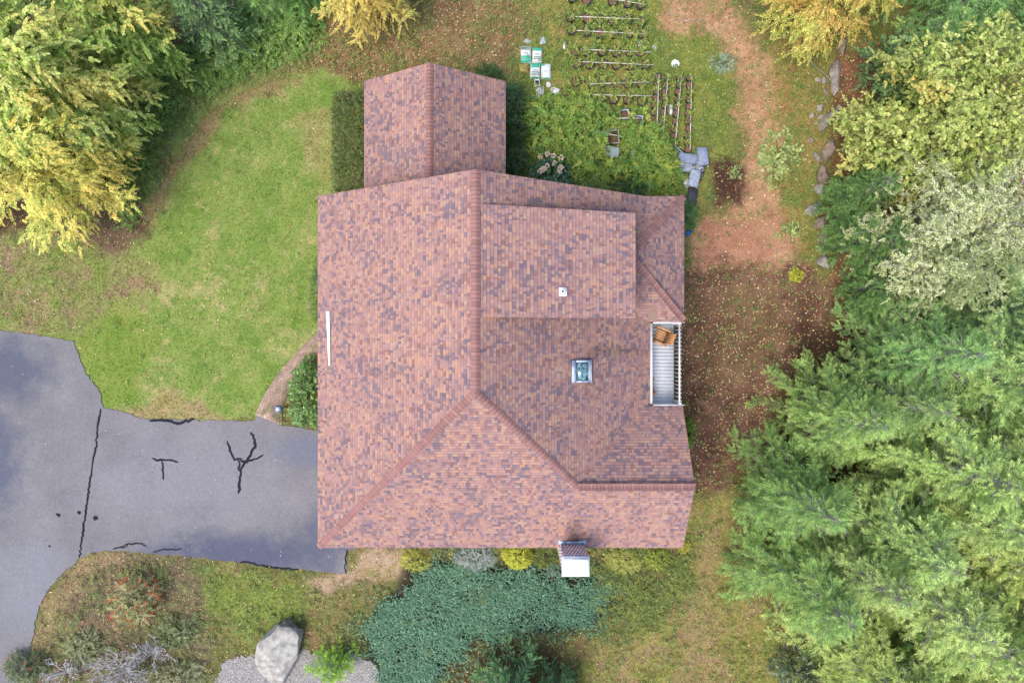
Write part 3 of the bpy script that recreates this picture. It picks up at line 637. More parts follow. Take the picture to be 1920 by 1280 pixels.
# walls
w = MB(); w.prism(HOUSE[:7]+[(-7, 5.1)], -.1, 3.83)
w.add([(-6.9, 5.098, 3.83), (4.5, 5.098, 3.83), (-1.18, 5.098, 7.72), (-6.9, 4.9, 3.83), (4.5, 4.9, 3.83), (-1.18, 4.9, 7.72)], [[1, 0, 2], [3, 4, 5], [0, 3, 5, 2], [4, 1, 2, 5]])
w.add([(6.098, -7.4, 3.83), (6.098, -2.9, 3.83), (6.098, -5.15, 5.45), (5.9, -7.4, 3.83), (5.9, -2.9, 3.83), (5.9, -5.15, 5.45)], [[0, 1, 2], [4, 3, 5], [0, 2, 5, 3], [1, 4, 5, 2]])
w.build('wall', M['siding'], house)
w = MB(); w.prism([(-5.5, 5.102), (-.55, 5.102), (-.55, 9.9), (-5.5, 9.9)], -.1, 3.05)
w.add([(-5.4, 9.898, 3.05), (-.65, 9.898, 3.05), (-3.025, 9.898, 4.72), (-5.4, 9.7, 3.05), (-.65, 9.7, 3.05), (-3.025, 9.7, 4.72)], [[1, 0, 2], [3, 4, 5], [0, 3, 5, 2], [4, 1, 2, 5]])
w.build('wing_wall', M['siding'], house)
def window(x, y, z, wd, ht, face, parent=house):
    ax = 0 if face in 'NS' else 1; s = {'N': 1, 'S': -1, 'E': 1, 'W': -1}[face]
    f = MB(); g = MB()
    def put(mb, a0, a1, z0, z1, d0, d1):
        lo, hi = sorted((d0*s, d1*s))
        if ax == 0: mb.box(x+a0, x+a1, y+lo, y+hi, z+z0, z+z1)
        else: mb.box(x+lo, x+hi, y+a0, y+a1, z+z0, z+z1)
    h = wd/2
    for a0, a1, z0, z1 in ((-h-.08, -h, -.08, ht+.08), (h, h+.08, -.08, ht+.08), (-h, h, -.08, 0), (-h, h, ht, ht+.08), (-h, h, ht/2-.02, ht/2+.02)): put(f, a0, a1, z0, z1, .003, .05)
    put(g, -h, h, 0, ht/2-.02, .004, .02); put(g, -h, h, ht/2+.02, ht, .004, .02)
    o = f.build('window', M['trim'], parent); g.build('pane', M['glass'], o)
for a_ in ((-4.5, 5.1, 1.4, 1, 1.3, 'N'),): pass
for a_ in ((1.5, 5.1, 1.2, 1.1, 1.3, 'N'), (3.4, 5.1, 1.2, 1.1, 1.3, 'N'), (-3.0, 9.9, 1.1, 1.6, 1.3, 'N'), (-5.5, 7.5, 1.1, 1.2, 1.2, 'W'), (-.55, 7.5, 1.1, 1.2, 1.2, 'E'),
           (-4, -7.45, 1.2, 1.2, 1.3, 'S'), (-.5, -7.45, 1.2, 1.2, 1.3, 'S'), (4.3, -7.45, 1.2, 1.2, 1.3, 'S'), (6.1, -5.1, 1.2, 1.2, 1.3, 'E'), (6.15, 3.1, 1.2, 1.6, 1.3, 'E'), (-7, 3.2, 1.2, 1.2, 1.3, 'W')):
    window(*a_)
for y in (1.9, 3.3): window(3.97, y, 4.85, .8, .9, 'E', dormer)
for y in (-5.9, -3.3):
    g = MB(); g.box(-7.05, -7.003, y-1.2, y+1.2, .06, 2.3)
    for k in range(4): g.box(-7.07, -7.051, y-1.15, y+1.15, .12+k*.55, .12+k*.55+.47)
    g.build('garage_door', M['door'], house)
d = MB(); d.box(-7.05, -7.003, .1, 1.05, .15, 2.2); d.box(-7.07, -7.051, .2, .95, 1.2, 2.1); dd = d.build('door', M['door'], house)
d = MB(); d.lathe([(.03, 0), (.04, .03), (.02, .06)], 8, (-7.1, .2, 1.05)); d.build('handle', M['steel'], dd)
# skylight, vent, flashing strip
def quadframe(mb, x0, x1, y0, y1, zf, h0, h1):
    mb.hexa([(x0, y0, zf(x0, y0)+h0), (x1, y0, zf(x1, y0)+h0), (x1, y1, zf(x1, y1)+h0), (x0, y1, zf(x0, y1)+h0), (x0, y0, zf(x0, y0)+h1), (x1, y0, zf(x1, y0)+h1), (x1, y1, zf(x1, y1)+h1), (x0, y1, zf(x0, y1)+h1)])
f = MB(); X0, X1, Y0, Y1 = 2.10, 2.86, -1.45, -.66
quadframe(f, X0, X0+.16, Y0, Y1, zE_, -.02, .19); quadframe(f, X1-.06, X1, Y0, Y1, zE_, -.02, .19)
quadframe(f, X0+.16, X1-.06, Y0, Y0+.07, zE_, -.02, .19); quadframe(f, X0+.16, X1-.06, Y1-.07, Y1, zE_, -.02, .19)
sk = f.build('skylight', M['steel'], house)
g = MB(); quadframe(g, X0+.16, X1-.06, Y0+.07, Y1-.07, zE_, .1, .15); g.build('pane', M['glass'], sk)
g = MB(); quadframe(g, X0-.02, X1+.03, Y0-.02, Y1+.02, zE_, .015, .028); g.build('flashing', plain('brown_flashing', A(120, 92, 86), A(100, 78, 74), 4, .5, .1), sk)
g = MB(); quadframe(g, X1-.12, X1-.1, Y0+.07, Y1-.07, zE_, .155, .185); g.build('bar', M['white_metal'], sk)
v = MB(); quadframe(v, 1.57, 1.84, 1.52, 1.8, zD, .02, .035); vz = zD(1.66, 0)
v.lathe([(.12, .0), (.1, .06), (.075, .1), (.06, .32), (.045, .32), (.042, .1)], 16, (1.68, 1.66, vz))
vp = v.build('vent_pipe', M['white_metal'], house, True)
v = MB(); v.lathe([(.05, .27), (.05, .275)], 14, (1.68, 1.66, vz)); v.build('opening', M['pot'], vp)
v = MB(); v.hexa([(-7.0, 1.14, zW(-7, 0)+.03), (-6.84, 1.14, zW(-6.84, 0)+.03), (-6.81, -.9, zW(-6.81, 0)+.03), (-6.885, -.9, zW(-6.885, 0)+.03),
                  (-7.0, 1.14, zW(-7, 0)+.06), (-6.84, 1.14, zW(-6.84, 0)+.06), (-6.81, -.9, zW(-6.81, 0)+.06), (-6.885, -.9, zW(-6.885, 0)+.06)])
v.F = [f[::-1] for f in v.F]
v.build('flashing_strip', plain('bright_white', (.85, .85, .86), (.8, .8, .82), 3, .5, 0), house)
# chimney
cx0, cx1, cy0, cy1 = 1.82, 2.72, -8.32, -7.66
def boxuv(name, x0, x1, y0, y1, z0, z1, mat, parent):
    V, F, uv = [], [], []
    for (a, b_, L) in (((x0, y0), (x1, y0), x1-x0), ((x1, y0), (x1, y1), y1-y0), ((x1, y1), (x0, y1), x1-x0), ((x0, y1), (x0, y0), y1-y0)):
        n = len(V); V += [(*a, z0), (*b_, z0), (*b_, z1), (*a, z1)]; uv += [(0, z0), (L, z0), (L, z1), (0, z1)]; F.append([n, n+1, n+2, n+3])
    n = len(V); V += [(x0, y0, z1), (x1, y0, z1), (x1, y1, z1), (x0, y1, z1)]; uv += [(0, 0), (1, 0), (1, 1), (0, 1)]; F.append([n, n+1, n+2, n+3])
    return mk(name, V, F, mat, parent, uv=uv)
ch = boxuv('chimney', cx0, cx1, cy0, cy1, 0, 5.62, M['chimbrick'], house)
c = MB(); c.box(cx0-.04, cx1+.04, cy0-.04, cy1+.012, 5.62, 5.7); c.box(cx0-.02, cx1+.02, cy0-.02, cy1-.01, 5.7, 5.76)
c.box(cx0+.02, cx1-.02, cy0+.02, cy1-.07, 5.76, 5.82, bev=.03); c.build('chimney_cap', M['white_metal'], ch)
c = MB(); c.box(cx0-.045, cx1+.045, cy1+.014, cy1+.026, 5.6, 5.72); c.box(cx0+.0, cx1-.0, cy1-.06, cy1-.02, 5.762, 5.79); c.build('cap_edge', M['steel'], ch)
c = MB(); zz = zS
for xa, xb, y1a, y1b in ((cx0-.07, cx0+.2, .2, .12), (cx0+.2, cx1-.2, .12, .12), (cx1-.2, cx1+.07, .12, .2)):
    c.hexa([(xa, cy1+.002, zz(0, cy1)+.012), (xb, cy1+.002, zz(0, cy1)+.012), (xb, cy1+y1b, zz(0, cy1+y1b)+.012), (xa, cy1+y1a, zz(0, cy1+y1a)+.012),
            (xa, cy1+.002, zz(0, cy1)+.09), (xb, cy1+.002, zz(0, cy1)+.09), (xb, cy1+y1b, zz(0, cy1+y1b)+.03), (xa, cy1+y1a, zz(0, cy1+y1a)+.03)])
c.build('flashing', M['steel'], ch)
# deck with railing
fb = MB(); y = -2.8; k = 0
while y < .7: fb.box(4.66, 6.42, y, y+.1365, 2.86, 2.9); y += .14
dk = fb.build('deck', M['deckboard'], house)
r = MB(); r.box(6.38, 6.44, -2.42, .72, 3.84, 3.9); r.build('top_rail', M['trim'], dk)
for yy in (-2.44, .68):
    r = MB(); r.box(5.4, 6.52, yy, yy+.05, 3.78, 3.84); r.build('side_rail', M['trim'], dk)
for k in range(20):
    r = MB(); yy = -2.3+k*.152; r.box(6.40, 6.435, yy, yy+.02, 2.9, 3.84); r.box(6.44, 6.5, yy, yy+.03, 3.8, 3.86); r.build('baluster', M['trim'], dk)
for yy in (-2.43, .66):
    r = MB(); r.box(6.37, 6.47, yy, yy+.1, 0, 3.97, bev=.02); r.build('post', M['trim'], dk)
gt = MB(); gt.box(5.305, 5.39, -2.4, .7, 3.7, 3.83); gt.build('gutter', M['trim'], house)
for y0_ in (.705, -2.445):
    gt = MB(); gt.box(5.4, 6.58, y0_, y0_+.04, 3.91, 3.985); gt.build('gutter_edge', M['trim'], house)

def chair(loc, rz, label):
    t = thing('deck_chair', label, 'chair', loc, rz, 'wooden chairs on the deck')
    s = MB(); [s.box(-.27+k*.112, -.27+k*.112+.1, -.3, .22, .36-.0*k, .385) for k in range(5)]; s.build('seat', M['wood'], t)
    b_ = MB()
    for k in range(5):
        x = -.28+k*.114; b_.hexa([(x, .2, .37), (x+.1, .2, .37), (x+.1, .23, .37), (x, .23, .37), (x-.01, .5, 1.0), (x+.11, .5, 1.0), (x+.11, .53, 1.0), (x-.01, .53, 1.0)])
    b_.box(-.3, .3, .335, .36, .58, .65); b_.build('backrest', M['wood'], t)
    for sx in (-1, 1):
        a_ = MB(); a_.box(sx*.36-.06, sx*.36+.06, -.36, .38, .55, .575); a_.build('armrest', M['wood'], t)
        for yy, h in ((-.33, .55), (.28, .55)):
            l = MB(); l.box(sx*.33-.025, sx*.33+.025, yy-.035, yy+.035, 0, h); l.build('leg', M['wood'], t)
    t.scale = (.8, .8, .9); return t
chair((*P(1236, 630, 2.9)[:2], 2.9), math.radians(-112), 'orange wooden slat chair at the upper end of the deck')
chair((*P(1211, 724, 2.9)[:2], 2.9), math.radians(100), 'orange wooden chair half hidden by the eave at the lower deck')

# ------------------------------------------------------------------ vegetation builders
def pick(rng, pal, n, spread=.18):
    pal = np.asarray(pal, float)
    w = rng.random((n, len(pal)))**3; w /= w.sum(1, keepdims=True)
    return (w@pal)*(1+rng.normal(0, spread, (n, 1))).clip(.5, 1.6)
def sprays(lv, rng, B, D, Nn, L, nl, leafL, leafW, colf, ang=55, droop=.25, tip=True):
    """B,D,Nn: (s,3) spray bases, directions, normals. leaves alternate on both sides in the spray plane."""
    s = len(B); D = unit(D); Sd = unit(np.cross(D, Nn)); L = np.broadcast_to(L, (s,))
    t = (np.arange(nl)+.5)/nl
    pos = B[:, None]+D[:, None]*(L[:, None]*t)[..., None]; pos[..., 2] -= (droop*L[:, None]*t**2)
    sg = np.where(np.arange(nl) % 2 == 0, 1., -1.); sg[-1] = 0
    an = np.radians(ang+rng.normal(0, 14, (s, nl)))*(1-.45*t)
    d = D[:, None]*np.cos(an)[..., None]+Sd[:, None]*(np.sin(an)*sg)[..., None]
    d[..., 2] -= droop*1.4*t+rng.normal(0, .12, (s, nl))
    nn = Nn[:, None]+rng.normal(0, .32, (s, nl, 3))
    sz = (1-.35*t)*rng.uniform(.75, 1.2, (s, nl))
    lv.add(pos.reshape(-1, 3), d.reshape(-1, 3), nn.reshape(-1, 3), (leafL*sz).ravel(), (leafW*sz).ravel(), colf(pos.reshape(-1, 3), s, nl))
def broad_tree(name, label, cat, u, v, zc, R, h, pal, leaf=(.11, .055), limbs=70, per=24, nl=20, seed=1, low=.25, yellow=None, group=None, droop=.3, patch=.55, mat='leaf', sprayL=.7, bark='bark', ysd=.95, tint=1.0):
    rng = np.random.default_rng(seed)
    x, y, _ = P(u, v, zc)
    t = thing(name, label, cat, (x, y, max(gzat(x, y), -.03)-.02), 0, group)
    tb = TB(); ph = rng.random()*6
    tr = np.array([(0, 0, 0), (.06*math.sin(ph), .05, h*.3), (.15*math.cos(ph), .1, h*.6), (.1, .12, h*.92)]); tb.add(tr, [h*.02, h*.016, h*.011, .02], 8)
    lv = LV(); Bs, Ds, Ns = [], [], []
    for i in range(limbs):
        f = low+(1-low)*(i+.5)/limbs; hz = h*(f*.88)
        q = (f-low)/(1-low); prof = math.sqrt(max(1-(abs(q-.38)/.68)**2.2, .03))
        az = i*2.39996+rng.normal(0, .25); Lh = R*prof*rng.uniform(.72, 1.12); el = np.interp(q, [0, .6, 1], [.12, .55, 1.15])
        dirh = np.array([math.cos(az), math.sin(az), 0]); rise = Lh*math.tan(el)*.55
        rise = min(rise, h*1.02-hz)
        ts = np.linspace(0, 1, 6); start = np.array([np.interp(hz, tr[:, 2], tr[:, k]) for k in (0, 1)]+[hz])
        wob = rng.normal(0, .12*Lh/3, (6, 3))*ts[:, None]
        pts = start+dirh*(ts*Lh)[:, None]+np.array([0, 0, 1])*(rise*np.sin(ts*1.9)/1.0)[:, None]+wob
        tb.add(pts, np.linspace(h*.0055, .008, 6), 4)
        k = max(8, int(per*1.35*(.35+.65*prof)))
        tt = 1-rng.random(k)**1.2*.9; idx = tt*5; i0 = np.minimum(idx.astype(int), 4); fr = (idx-i0)[:, None]
        b = pts[i0]*(1-fr)+pts[i0+1]*fr
        yaw = az+rng.normal(0, ysd, k)*(1.2-tt*.4); pit = rng.normal(.0, .28, k)+(.25 if q > .7 else 0)
        Bs.append(b+rng.normal(0, .2, (k, 3))); Ds.append(np.stack([np.cos(yaw)*np.cos(pit), np.sin(yaw)*np.cos(pit), np.sin(pit)], 1))
        Ns.append(np.array([[dirh[0]*.25, dirh[1]*.25, 1]])+rng.normal(0, .18, (k, 3)))
    B, D, N = map(np.concatenate, (Bs, Ds, Ns))
    pal = np.asarray(pal, float)
    def colf(p, s, n_):
        sp = np.repeat(pick(rng, pal, s, .15), n_, 0)*(1+rng.normal(0, .24, (len(p), 1))).clip(.45, 1.8)
        if yellow is not None:
            f = fbm(p[:, 0]*.55+seed, p[:, 1]*.55+p[:, 2]*.3, seed, 3); w = sstep(patch-.1, patch+.14, f+rng.normal(0, .1, len(p)))[:, None]
            sp = sp*(1-w)+pick(rng, yellow, len(p), .15)*w
        return sp
    sprays(lv, rng, B, D, N, rng.uniform(.6, 1.15, len(B))*sprayL, nl, leaf[0], leaf[1], colf, droop=droop)
    tb.build('trunk', M[bark], t); lv.build('crown', M[mat], t).color = (tint, tint, tint*.97, 1)
    return t
def conifer_meshes(h, R, seed, pal, tipc, whorl=.27, nb=7, taper=.8, low=.06, strand=(.15, .0165), nl=22, dens=9, spL=.55, up=.15, droop=.3, dead=18, irregular=.3):
    """returns (trunk object, crown object) at the origin, unparented"""
    rng = np.random.default_rng(seed); tb = TB(); lv = LV()
    tr = np.array([(0, 0, -.05), (.03, .02, h*.5), (.0, .03, h)]); tb.add(tr, [h*.016, h*.01, .01], 7)
    Bs, Ds, Ns, Ls = [], [], [], []
    nw = int(h*(1-low)/whorl)
    for w in range(nw):
        q = (w+.5)/nw; hz = h*(low+(1-low)*q)
        for b_ in range(nb):
            az = b_*2*math.pi/nb+w*1.3+rng.normal(0, .3)
            lobe = 1+irregular*math.sin(az*2+seed+hz*.8)+.5*irregular*rng.normal()
            L = max(R*(1-q)**taper*lobe, .18)
            if q < .12: L *= .85
            ts = np.linspace(0, 1, 5); dirh = np.array([math.cos(az), math.sin(az), 0])
            zz = up*L*2.2*ts*(.6+q)-droop*L*ts**2
            pts = np.array([0, 0, hz])+dirh*(ts*L)[:, None]+np.array([0, 0, 1])*zz[:, None]+rng.normal(0, .03*L, (5, 3))*ts[:, None]
            tb.add(pts, np.linspace(.012+.006*L, .004, 5), 4)
            k = max(3, int(dens*L/spL*.62)); tt = 1-rng.random(k)**1.25*.85; tt[0] = .93
            idx = tt*4; i0 = np.minimum(idx.astype(int), 3); fr = (idx-i0)[:, None]; p = pts[i0]*(1-fr)+pts[i0+1]*fr
            sd = np.where(rng.random(k) < .5, -1, 1); sd[0] = 0; yaw = az+sd*rng.uniform(.35, 1.05, k)+rng.normal(0, .15, k)
            pit = rng.normal(.12*q*2+.1, .32, k)
            Bs.append(p); Ds.append(np.stack([np.cos(yaw)*np.cos(pit), np.sin(yaw)*np.cos(pit), np.sin(pit)], 1))
            Ns.append(np.array([[0, 0, 1.]])+dirh*.2+rng.normal(0, .3, (k, 3))); Ls.append(spL*rng.uniform(.55, 1.15, k)*(1.1-.35*tt)*min(1, .5+L/1.5))
    for k in range(dead):
        az = rng.random()*6.28; q = rng.uniform(.3, .95); hz = h*q; L = R*(1-q)**taper*rng.uniform(.6, 1.0)+.25
        ts = np.linspace(0, 1, 5); d = np.array([math.cos(az), math.sin(az), rng.uniform(.3, .8)])
        pts = np.array([0, 0, hz])+d*(ts*L)[:, None]+rng.normal(0, .06, (5, 3)); tb.add(pts, np.linspace(.028, .008, 5), 5)
        for j in range(3):
            b0 = pts[2+j % 3]; e = unit(d+rng.normal(0, .6, 3))*L*.35; tb.add(np.stack([b0, b0+e*.5+rng.normal(0, .02, 3), b0+e]), [.012, .009, .005], 4)
    B, D, N, Lc = map(np.concatenate, (Bs, Ds, Ns, Ls)); s = len(B); D = unit(D); Sd = unit(np.cross(D, N))
    t = (np.arange(nl)+.6)/nl; pos = B[:, None]+D[:, None]*(Lc[:, None]*t)[..., None]; pos[..., 2] -= .22*Lc[:, None]*t**2
    sg = np.where(np.arange(nl) % 2 == 0, 1., -1.)[None]*np.ones((s, 1)); an = np.radians(44+rng.normal(0, 12, (s, nl)))*(1-.4*t)
    d = D[:, None]*np.cos(an)[..., None]+Sd[:, None]*(np.sin(an)*sg)[..., None]+rng.normal(0, .16, (s, nl, 3))
    ln = strand[0]*(1.25-.7*np.abs(t-.35))*rng.uniform(.7, 1.25, (s, nl))*np.minimum(1, Lc/.4)[:, None]
    cs = pick(rng, pal, s, .2)[:, None]; tc = np.asarray(tipc, float)[None, None]
    f = (np.clip((t-.3)*1.1, 0, 1)[None]*rng.uniform(.3, 1, (s, 1)))[..., None]
    c = (cs*(1-f)+tc*f)*(1+rng.normal(0, .22, (s, nl, 1))).clip(.45, 1.7)
    lv.add(pos.reshape(-1, 3), d.reshape(-1, 3), (N[:, None]+rng.normal(0, .3, (s, nl, 3))).reshape(-1, 3), ln.ravel(), strand[1]*rng.uniform(.8, 1.4, s*nl), c.reshape(-1, 3), wide=.4)
    return tb, lv
PROTO = {}
def conifer(key, name, label, cat, u, v, z, sc=1.0, rz=0.0, tint=(1, 1, 1), group=None, sz=None, lean=(0, 0)):
    x, y, _ = P(u, v, z)
    t = thing(name, label, cat, (x, y, gzat(x, y)-.04), rz, group); t.scale = (sc, sc, sz or sc)
    t.rotation_euler = (lean[0], lean[1], rz)
    if key not in PROTO:
        kw = CON[key]; tb, lv = conifer_meshes(**kw)
        PROTO[key] = (tb.build('trunk', M['grey_bark'], t), lv.build('crown', M['needle'], t)); tr, cr = PROTO[key]
    else:
        tr, cr = (o.copy() for o in PROTO[key])
        for o in (tr, cr): COL.objects.link(o); o.parent = t
    cr.color = (*tint, 1)
    return t
def shrub(name, label, cat, u, v, z, rx, ry, hz, pal, leaf=(.06, .03), n=260, nl=9, seed=1, rz=0, group=None, mat='leaf', spL=.22, flat=.75, flowers=None, berries=None, shell=.35, droop=.15):
    """domed bush: sprays of leaves over an ellipsoid, stems inside"""
    rng = np.random.default_rng(seed); x, y, _ = P(u, v, z)
    t = thing(name, label, cat, (x, y, gzat(x, y)-.02), rz, group)
    tb = TB()
    for k in range(9):
        az = k*2.4; e = np.array([math.cos(az)*rx*.6, math.sin(az)*ry*.6, hz*rng.uniform(.55, .8)]); tb.add(np.stack([e*.02, e*[.45, .45, .6], e]), [.02, .014, .006], 4)
    tb.build('stem', M['bark'], t)
    ct = 1-rng.random(n)*.98; az = rng.random(n)*6.2832; st = np.sqrt(1-ct**2)
    nrm = np.stack([np.cos(az)*st, np.sin(az)*st, ct], 1); bm = 1+.28*(fbm(nrm[:, 0]*2.2+seed, nrm[:, 1]*2.2+nrm[:, 2], seed, 3)-.5)*2
    rad = (1-rng.random(n)**1.6*shell)*bm
    B = nrm*np.array([rx, ry, hz])*rad[:, None]; B[:, 2] = np.maximum(B[:, 2], .03)
    D = nrm*[1, 1, flat]+rng.normal(0, .45, (n, 3)); N = nrm*.5+np.array([0, 0, .8])+rng.normal(0, .25, (n, 3))
    lv = LV()
    colf = lambda p, s, n_: np.repeat(pick(rng, pal, s, .13), n_, 0)*(1+rng.normal(0, .14, (s*n_, 1))).clip(.6, 1.5)
    sprays(lv, rng, B-unit(D)*spL*.5, D, N, rng.uniform(.7, 1.2, n)*spL, nl, leaf[0], leaf[1], colf, droop=droop)
    lv.build('foliage', M[mat], t)
    if flowers:
        lf = LV()
        for k in range(flowers[0]):
            i = rng.integers(n); c = flowers[2](rng) if callable(flowers[2]) else np.array([rx, ry, hz])*nrm[i]*1.02
            m = 26; dd = unit(rng.normal(0, 1, (m, 3))+[0, 0, .8]); lf.add(c+dd*flowers[1]*.5, dd+rng.normal(0, .5, (m, 3)), np.tile([0, 0, 1.], (m, 1))+rng.normal(0, .3, (m, 3)), flowers[1]*.6, flowers[1]*.5, pick(rng, flowers[3], m, .08))
        lf.build('flower_heads', M['flower'], t)
    if berries:
        lf = LV()
        for k in range(berries[0]):
            i = rng.integers(n); c = np.array([rx, ry, hz])*nrm[i]*bm[i]*1.03; m = 12
            dd = unit(rng.normal(0, 1, (m, 3))); lf.add(c+dd*berries[1], rng.normal(0, 1, (m, 3)), rng.normal(0, 1, (m, 3)), berries[1]*.8, berries[1]*.7, pick(rng, berries[2], m, .1))
        lf.build('berries', M['flower'], t)
    return t

# palettes
G_MID = [A(150, 172, 78), A(118, 150, 62), A(170, 186, 96)]
YEL = [A(236, 206, 96), A(228, 186, 74), A(210, 206, 96)]

# ---- trees
TB_ = 1.0
broad_tree('broadleaf_tree', 'large green tree with yellowing leaves filling the upper left corner', 'tree', 40, 125, 5.2, 2.95, 7.6,
           [A(188, 206, 106), A(142, 174, 76), A(218, 226, 142)], (.125, .078), 115, 36, 18, 11, .14, [A(240, 224, 136), A(228, 212, 116)], 'broadleaf trees along the left edge', .3, .72, sprayL=.5, tint=1.2)
broad_tree('broadleaf_tree', 'golden yellow tree overhanging the worn grass at the left edge', 'tree', 45, 305, 4.4, 2.8, 6.4,
           [A(198, 206, 108), A(160, 182, 90), A(226, 216, 118)], (.11, .06), 70, 32, 16, 12, .14, [A(238, 216, 118), A(232, 204, 104)], 'broadleaf trees along the left edge', .35, .55, sprayL=.5, tint=1.3)
broad_tree('broadleaf_tree', 'green tree at the top edge left of the dark spruce', 'tree', 185, 10, 4.6, 2.0, 6.2,
           [A(166, 192, 94), A(126, 160, 70), A(196, 210, 122)], (.12, .07), 54, 32, 18, 13, .16, [A(230, 208, 116)], 'broadleaf trees along the left edge', .3, .7, sprayL=.5, tint=1.3)
broad_tree('broadleaf_tree', 'yellow tree poking in at the top edge above the leaf litter', 'tree', 668, -84, 4.2, 1.75, 6.0,
           [A(216, 214, 116), A(190, 196, 100), A(234, 226, 138)], (.11, .05), 50, 30, 18, 14, .16, [A(242, 216, 120)], None, .35, .5, sprayL=.5)
broad_tree('broadleaf_tree', 'yellow and orange tree at the top edge above the stone wall', 'tree', 1600, -78, 5.0, 2.3, 7.0,
           [A(206, 210, 106), A(168, 186, 88), A(226, 216, 118)], (.15, .055), 58, 30, 16, 15, .16, [A(244, 186, 118), A(240, 200, 112)], None, .45, .52, sprayL=.55)
broad_tree('broadleaf_tree', 'yellow green round leaved tree at the right edge above the pale tree', 'tree', 1800, 215, 4.6, 3.35, 6.6,
           [A(182, 196, 106), A(146, 170, 80), A(208, 214, 132)], (.105, .095), 110, 40, 11, 16, .12, [A(236, 212, 116), A(224, 198, 100)], None, .15, .64, sprayL=.36, ysd=1.8)
broad_tree('broadleaf_tree', 'pale cream leaved tree with grey twigs at the right edge', 'tree', 1805, 430, 4.6, 3.2, 6.6,
           [A(208, 214, 160), A(182, 194, 128), A(226, 230, 186)], (.11, .055), 100, 38, 11, 17, .12, [A(150, 168, 108)], None, .15, .6, sprayL=.38, bark='grey_bark', ysd=1.8)
broad_tree('broadleaf_tree', 'bluish green maple sapling below the orange tree', 'tree', 1706, 130, 2.6, 1.15, 3.8,
           [A(112, 146, 92), A(92, 128, 84), A(134, 162, 108)], (.17, .14), 26, 12, 9, 18, .2, None, None, .2, .6, sprayL=.5)
CON = {
 'cedar_a': dict(h=8.0, R=2.5, seed=21, pal=[A(140, 170, 110), A(112, 148, 98), A(168, 190, 126)], tipc=A(214, 228, 160)),
 'cedar_b': dict(h=9.0, R=2.7, seed=22, pal=[A(150, 176, 112), A(120, 150, 98), A(180, 198, 128)], tipc=A(224, 232, 162), nb=6, irregular=.4),
 'cedar_c': dict(h=7.0, R=2.2, seed=23, pal=[A(128, 160, 104), A(102, 138, 94), A(152, 178, 118)], tipc=A(194, 214, 146), nb=7, irregular=.35),
 'spruce': dict(h=6.0, R=2.1, seed=24, pal=[A(74, 106, 80), A(60, 90, 70), A(96, 124, 90)], tipc=A(150, 176, 128), strand=(.1, .024), nl=20, up=.1, droop=.15, dead=4, spL=.42, irregular=.15, taper=.95),
 'juniper': dict(h=4.2, R=1.25, seed=25, pal=[A(84, 122, 68), A(68, 104, 60), A(106, 138, 76)], tipc=A(138, 166, 92), up=.5, droop=.1, dead=6, spL=.42),
 'dwarf': dict(h=1.5, R=.95, seed=26, pal=[A(128, 168, 62), A(98, 142, 56), A(150, 184, 76)], tipc=A(178, 204, 86), whorl=.14, spL=.35, nl=16, dead=0, up=.3, strand=(.1, .018)),
}
CG = 'cedars filling the lower right corner'
